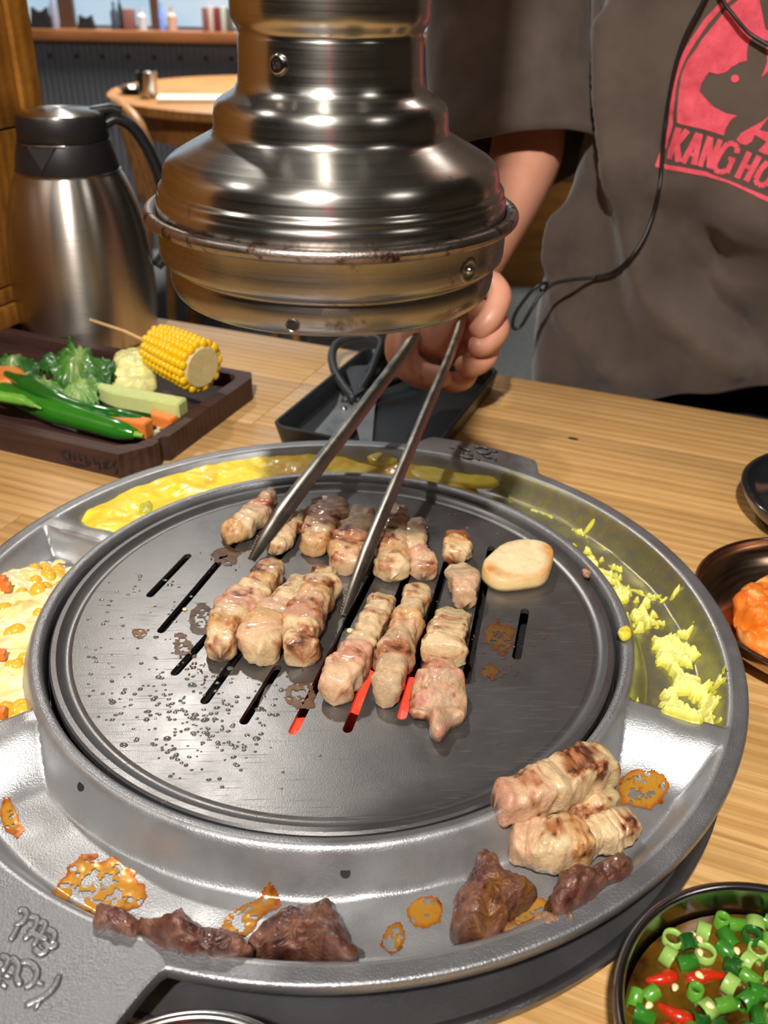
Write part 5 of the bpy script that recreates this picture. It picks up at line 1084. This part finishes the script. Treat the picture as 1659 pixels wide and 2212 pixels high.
def skinned(name, chains, m, sub=2):
    """chains: list of lists of (xyz, radius); the first vertex is the root. Chains may start at ('j', index)"""
    V, Ed, R = [], [], []
    for ch in chains:
        prev = None
        for p in ch:
            if isinstance(p, int): prev = p; continue
            V.append(p[0]); R.append(p[1]); k = len(V) - 1
            if prev is not None: Ed.append((prev, k))
            prev = k
    me = bpy.data.meshes.new(name); me.from_pydata([tuple(map(float, np.array(v) - pb)) for v in V], Ed, []); o = link(name, me, pe)
    sk_ = o.modifiers.new('skin', 'SKIN'); sk_.use_smooth_shade = True; sk_.branch_smoothing = .6
    for i, r in enumerate(R):
        d = me.skin_vertices[0].data[i]; rr_ = (r, r) if np.ndim(r) == 0 else r; d.radius = rr_
    me.skin_vertices[0].data[0].use_root = True
    sb = o.modifiers.new('sub', 'SUBSURF'); sb.levels = sub; sb.render_levels = sub; me.materials.append(m); return o
Hd = T(.18, .615, .0)
EL = UY(1150, 318, .565); FM = UY(1082, 455, .50); WR = UY(1003, 606, .425)
palm = UY(948, 700, .385)
body = [[(T(.18, .64, -.02), .10), (T(.18, .65, .18), .105), (T(.18, .65, .40), .115), (T(.18, .645, .56), .085), (T(.18, .64, .66), .052), (T(.18, .625, .73), .058), (T(.18, .615, .80), .085), (T(.18, .61, .87), .088), (T(.18, .615, .93), .055)],
        [3, (T(.04, .645, .545), .045), (SH + EZ * -.05 + EX * .012, .040), (UY(1112, 60, .635), .044), (EL, .043), (FM, .036), (WR, .029), (UY(972, 660, .398), (.040, .030)), (UY(936, 740, .376), (.042, .031)), (UY(930, 790, .364), (.034, .027))],
        [3, (T(.32, .645, .545), .045), (SH2 - EZ * .05 - EX * .012, .040), (SH2 + EX * .075 - EZ * .26, .044), (SH2 + EX * .07 - EY * .02 - EZ * .46, .036), (SH2 + EX * .06 - EY * .04 - EZ * .62, .026), (SH2 + EX * .058 - EY * .045 - EZ * .70, (.036, .022)), (SH2 + EX * .056 - EY * .05 - EZ * .77, (.030, .018))]]
skinned('body', body, M['skin'])
def finger(pts, r, nm='finger', nail=None):
    o = skinned(nm, [[(UY(x, y, Y), q) for (x, y, Y), q in zip(pts, r)]], M['skin'], 2); return o
# index, middle, ring, little finger of the tong hand and the thumb on the near side
finger([(985, 660, .395), (1058, 606, .375), (1083, 640, .350), (1060, 690, .333), (1020, 728, .330)], [.016, .0138, .0126, .0118, .0095])
finger([(980, 690, .395), (1062, 668, .368), (1078, 716, .342), (1040, 752, .328), (1012, 742, .326)], [.016, .0138, .0128, .0118, .0095])
finger([(970, 720, .390), (1052, 724, .362), (1052, 778, .340), (1012, 800, .328), (985, 778, .326)], [.016, .0136, .0124, .0114, .0092])
finger([(950, 740, .388), (1020, 776, .362), (1008, 822, .346), (965, 828, .336), (942, 800, .332)], [.016, .0128, .0116, .0106, .0085])
finger([(930, 690, .380), (862, 735, .362), (868, 786, .342), (925, 822, .328), (978, 812, .320)], [.024, .0210, .0180, .0145, .0110], 'thumb')
mkn = UY(1034, 684, .3245)
# second hand: relaxed fingers hanging
hb = SH2 + EX * .056 - EY * .05 - EZ * .77
for k in range(4):
    f0 = hb + EX * (-.022 + .015 * k) + EZ * .02; L_ = [.068, .076, .071, .056][k]
    skinned('finger', [[(f0, .010), (f0 - EZ * L_ * .6 - EY * .004, .0088), (f0 - EZ * L_ * 1.0 + EY * .008, .0080), (f0 - EZ * L_ * 1.3 + EY * .022, .0064)]], M['skin'], 1)
skinned('thumb', [[(hb + EX * -.02 + EZ * .045, .013), (hb + EX * -.045 + EZ * .01 - EY * .01, .011), (hb + EX * -.050 - EZ * .025 - EY * .012, .008)]], M['skin'], 1)
# head details: eyes, nose, ears, mouth, hair (above the frame)
hc = T(.18, .612, .845); fd = -EY
skinned('nose', [[(hc + fd * .082 + EZ * .01, .008), (hc + fd * .098 - EZ * .018, .012), (hc + fd * .088 - EZ * .028, .008)]], M['skin'], 2)
for s_ in (-1, 1):
    bmv = []; v, f = lathe_data([(0, -.011), (.008, -.0075), (.011, 0), (.008, .0075), (0, .011)], 16); c_ = hc + fd * .078 + EX * s_ * .030 + EZ * .018
    mk('eye', [np.array(q) + c_ - pb for q in v], f, simple('eye_white', (.75, .73, .70), .2), pe); mk('iris', [np.array(q) * .5 + c_ + fd * .0065 - pb for q in v], f, simple('iris_dark', (.02, .012, .008), .15), pe)
    skinned('ear', [[(hc + EX * s_ * .088 + EZ * .022, .010), (hc + EX * s_ * .094 + EZ * .0, .011), (hc + EX * s_ * .088 - EZ * .022, .008)]], M['skin'], 1)
tube('mouth', [hc + fd * .088 + EX * -.022 - EZ * .052 - pb, hc + fd * .0935 - EZ * .050 - pb, hc + fd * .088 + EX * .022 - EZ * .052 - pb], .0045, simple('lips', srgb(180, 96, 86), .4), pe, 8)
V = []; nz_, nu_ = 22, 48
for i in range(nz_):
    ph = PI / 2 - (PI * .62) * i / (nz_ - 1)
    for k in range(nu_):
        a = 2 * PI * k / nu_; fr = max(0, -math.sin(a)); lim = max(ph, .42 * fr + (-.5) * (1 - fr)); q = np.array([.098 * math.cos(lim) * math.cos(a), .104 * math.cos(lim) * math.sin(a) + .006, .104 * math.sin(lim)]); V.append(hc + EX * q[0] + EY * q[1] + EZ * (q[2] + .012))
V = np.array(V); V += (V - hc) * (.04 * fbm(V, 60, 3, 2))[:, None]; mk('hair', V - pb, grid_faces(nz_, nu_), simple('black_hair', (.012, .010, .009), .45), pe)
# trousers and shoes
skinned('trousers', [[(T(.18, .645, -.02), .135), (T(.18, .65, -.12), .140), (T(.085, .65, -.20), .092), (T(.075, .64, -.42), .072), (T(.075, .65, -.70), .058)], [1, (T(.275, .65, -.20), .092), (T(.285, .64, -.42), .072), (T(.285, .65, -.70), .058)]], M['pants'], 2)
for u_ in (.075, .285):
    skinned('shoe', [[(T(u_, .67, FLOORZ + .045), .045), (T(u_, .61, FLOORZ + .042), .042), (T(u_, .54, FLOORZ + .034), .034)]], M['black'], 2)
# pink print laid onto the shirt surface
def shirt_print():
    V, Fc = [], []
    def ear(poly):
        P = [Vector((float(a), float(b))) for a, b in poly]; x0, x1 = min(p.x for p in P), max(p.x for p in P); y0, y1 = min(p.y for p in P), max(p.y for p in P)
        pts = list(P); n = len(P); g_ = 7.0
        def inside(x, y):
            c_ = False; j = n - 1
            for i in range(n):
                if (P[i].y > y) != (P[j].y > y) and x < (P[j].x - P[i].x) * (y - P[i].y) / (P[j].y - P[i].y + 1e-12) + P[i].x: c_ = not c_
                j = i
            return c_
        x = x0 + 3.1
        while x < x1:
            y = y0 + 3.3
            while y < y1:
                if inside(x, y) and min((Vector((x, y)) - p).length for p in P) > 3: pts.append(Vector((x + .01 * (y - y0), y)))
                y += g_
            x += g_
        return delaunay_2d_cdt(pts, [], [list(range(n))], 1, 1e-6)
    def dens(poly, step=6.0):
        out = []; n = len(poly)
        for i in range(n):
            a, b_ = np.array(poly[i], float), np.array(poly[(i + 1) % n], float); k = max(1, int(np.linalg.norm(b_ - a) / step))
            for j in range(k): out.append(tuple(a + (b_ - a) * j / k))
        return out
    def add(poly):
        r = ear(dens(poly)); base = len(V); ok = []
        for p in r[0]:
            d = FW + RT * (p[0] - 829.5) / F - UP * (p[1] - 1106) / F; d /= np.linalg.norm(d); h = SB.ray_cast(Vector(CAM), Vector(d))
            if h[0] is None: V.append((0, 0, 0)); ok.append(False); continue
            nn = h[1] if h[1].dot(Vector(d)) < 0 else -h[1]; q = h[0] + nn * .0026; V.append((q.x, q.y, q.z)); ok.append(True)
        for f in r[2]:
            if all(ok[i] for i in f): Fc.append(tuple(base + i for i in f))
    def S(l): return [(1340 + a / 4.809, b / 4.809) for a, b in l]
    # outer arc band, base bar
    arcO = [(1130, -60), (1010, 60), (880, 200), (760, 380), (660, 540), (600, 680), (555, 850), (535, 1000), (525, 1150), (520, 1280), (478, 1440), (470, 1540)]
    arcI = [(492, 1530), (515, 1440), (562, 1290), (568, 1150), (580, 1000), (600, 850), (640, 720), (700, 590), (790, 440), (910, 260), (1040, 110), (1190, -30)]
    add(S(arcO + arcI))
    add(S([(415, 1575), (360, 1715), (372, 1738), (415, 1742), (430, 1600)]))
    add(S([(455, 1700), (900, 1780), (1150, 1880), (1350, 1970), (1560, 2060), (1900, 2220), (1900, 2290), (1540, 2110), (1280, 1975), (1100, 1890), (900, 1830), (465, 1755)]))
    # field around the pig head
    add(S([(1260, -20), (1090, 110), (1000, 230), (860, 400), (800, 500), (700, 640), (650, 760), (615, 950), (605, 1100), (602, 1270), (640, 1290), (900, 1350), (1080, 1405), (1100, 1330), (1150, 1250), (1220, 1200), (1100, 1175), (980, 1110), (900, 1030), (832, 950), (850, 860), (920, 745), (1020, 772), (1100, 755), (1160, 700), (1240, 650), (1320, 632), (1320, 560), (1330, 480), (1380, 380), (1350, 330), (1290, 340), (1310, 430), (1275, 540), (1275, 605), (1185, 628), (1130, 540), (1100, 390), (1180, 376), (1290, 395), (1310, 430), (1290, 340), (1350, 330), (1500, 420), (1560, 430), (1560, 330), (1510, 300), (1450, 0), (1450, -60), (1290, -60)]))
    add(S([(1195 + 42 * math.cos(a), 815 + 42 * math.sin(a)) for a in np.linspace(0, 2 * PI, 16, endpoint=False)]))
    add(S([(1520, 455), (1580, 440), (1580, 700), (1520, 760), (1468, 805), (1500, 730), (1530, 640)]))
    add(S([(1560, 1190), (1480, 1260), (1360, 1320), (1260, 1380), (1212, 1450), (1250, 1490), (1310, 1505), (1370, 1470), (1400, 1400), (1440, 1420), (1520, 1470), (1430, 1560), (1500, 1600), (1700, 1640), (1700, 1400), (1450, 1350)]))
    # lettering KANG HO
    def letter(strokes, x0, y0, sx, shx):
        for st_ in strokes: add(S([(x0 + a * sx + (b - 1) * shx, y0 + b * 300 + a * sx * .22) for a, b in st_]))
    def bar(x0, y0, x1, y1, w_):
        d = np.array([x1 - x0, y1 - y0], float); d /= np.linalg.norm(d); n_ = np.array([-d[1], d[0]]) * w_ / 2; a, b_ = np.array([x0, y0]), np.array([x1, y1]); add(S([tuple(a + n_), tuple(b_ + n_), tuple(b_ - n_), tuple(a - n_)]))
    bar(618, 1325, 520, 1650, 66); bar(706, 1352, 590, 1500, 62); bar(600, 1475, 620, 1680, 62)
    bar(815, 1380, 660, 1690, 58); bar(835, 1385, 770, 1712, 60); bar(730, 1600, 800, 1612, 40)
    bar(935, 1415, 830, 1728, 56); bar(945, 1425, 925, 1740, 56); bar(1045, 1448, 925, 1745, 56)
    g = [(1215, 1590), (1225, 1530), (1190, 1490), (1130, 1490), (1085, 1530), (1030, 1610), (985, 1700), (990, 1760), (1040, 1785), (1100, 1770)]
    for a, b_ in zip(g[:-1], g[1:]): bar(*a, *b_, 56)
    bar(1130, 1640, 1200, 1655, 40); bar(1175, 1650, 1110, 1790, 52)
    bar(1345, 1575, 1215, 1850, 62); bar(1445, 1620, 1310, 1885, 62); bar(1280, 1715, 1380, 1745, 46)
    g = [(1620, 1700), (1530, 1680), (1460, 1760), (1410, 1860), (1430, 1920), (1500, 1920), (1570, 1840)]
    for a, b_ in zip(g[:-1], g[1:]): bar(*a, *b_, 58)
    for ox in (230, 420):
        bar(1400 + ox, 1700 + ox * .3, 1290 + ox + 40, 1960 + ox * .3, 56)
    o = mk('shirt_print', np.array(V) - pb, Fc, M['pink'], pe, True); o['label'] = 'faded pink pig emblem print with lettering'
shirt_print()
# earphone cable hanging over the shirt
def onshirt(x, y, off=.006):
    d = FW + RT * (x - 829.5) / F - UP * (y - 1106) / F; d /= np.linalg.norm(d); h = SB.ray_cast(Vector(CAM), Vector(d)); return None if h[0] is None else CAM + d * (h[3] - off)
def cable():
    A = [(1560, -90), (1521, 0), (1480, 80), (1455, 160), (1438, 260), (1430, 350), (1425, 400), (1405, 480), (1375, 540), (1330, 585), (1280, 600)]
    P = [onshirt(p[0], p[1], .011) for p in smoothpath(A, 5)]; last = P[-1]; Yl = last[1]
    tail = [(1225, 606, -.005), (1190, 616, -.012), (1165, 640, -.016), (1145, 672, -.02), (1125, 705, -.02), (1108, 708, -.02), (1112, 680, -.022), (1135, 645, -.024), (1160, 618, -.026), (1182, 612, -.02), (1175, 630, -.015), (1168, 626, -.01)]
    P += [UY(x, y, Yl + d) for x, y, d in tail]; r = empty('earphone_cable', tuple(P[0])); b = np.array(r.location); tag(r, 'thin black earphone cable hanging over the brown T-shirt with a loop at its end', 'cable')
    tube('wire', smoothpath(P, 3) - b, .0019, M['cable'], r, 8)
    Q = [onshirt(p[0], p[1], .010) for p in smoothpath([(1530, -90), (1562, 0), (1582, 30), (1612, 66), (1640, 86), (1680, 104), (1740, 100)], 4)]; tube('branch_wire', smoothpath(Q, 3) - b, .0017, M['cable'], r, 8)
cable()

# ------------------------------------------------------------------ thin steam rising from the back of the griddle
def steam():
    bm = bmesh.new(); bmesh.ops.create_icosphere(bm, subdivisions=3, radius=1); me = bpy.data.meshes.new('steam')
    for v in bm.verts: v.co = Vector((v.co.x * .085, v.co.y * .055, v.co.z * .042))
    bm.to_mesh(me); bm.free(); m = bpy.data.materials.new('steam_volume'); m.use_nodes = True; nt = m.node_tree; nt.nodes.clear(); out = nt.nodes.new('ShaderNodeOutputMaterial'); vs = nt.nodes.new('ShaderNodeVolumeScatter'); vs.inputs['Color'].default_value = (.95, .95, .97, 1)
    tc = nt.nodes.new('ShaderNodeTexCoord'); n = nt.nodes.new('ShaderNodeTexNoise'); n.inputs['Scale'].default_value = 22; n.inputs['Detail'].default_value = 2; nt.links.new(tc.outputs['Object'], n.inputs['Vector'])
    mr = nt.nodes.new('ShaderNodeMapRange'); mr.inputs[1].default_value = .42; mr.inputs[2].default_value = .70; mr.inputs[3].default_value = 0; mr.inputs[4].default_value = 6.0; nt.links.new(n.outputs['Fac'], mr.inputs[0])
    ln = nt.nodes.new('ShaderNodeVectorMath'); ln.operation = 'MULTIPLY'; ln.inputs[1].default_value = (1 / .085, 1 / .055, 1 / .042); nt.links.new(tc.outputs['Object'], ln.inputs[0]); le = nt.nodes.new('ShaderNodeVectorMath'); le.operation = 'LENGTH'; nt.links.new(ln.outputs[0], le.inputs[0])
    fo = nt.nodes.new('ShaderNodeMapRange'); fo.inputs[1].default_value = 1.0; fo.inputs[2].default_value = .25; fo.inputs[3].default_value = 0; fo.inputs[4].default_value = 1; nt.links.new(le.outputs['Value'], fo.inputs[0])
    mu = nt.nodes.new('ShaderNodeMath'); mu.operation = 'MULTIPLY'; nt.links.new(mr.outputs[0], mu.inputs[0]); nt.links.new(fo.outputs[0], mu.inputs[1]); nt.links.new(mu.outputs[0], vs.inputs['Density']); nt.links.new(vs.outputs[0], out.inputs['Volume'])
    me.materials.append(m); o = link('steam', me); o.location = (.015, .105, .040); tag(o, 'thin wisp of steam over the back row of pork pieces', 'steam', None, 'stuff')
steam()

blob('meat_crumb', [(1256, 1229), (1268, 1226), (1276, 1234), (1274, 1244), (1262, 1242)], .003, 'em', 120, 'tiny cooked meat crumb on the right inner rim of the tray', 'meat', None, z0=.0, m=M['meat'], res=(10, 40))
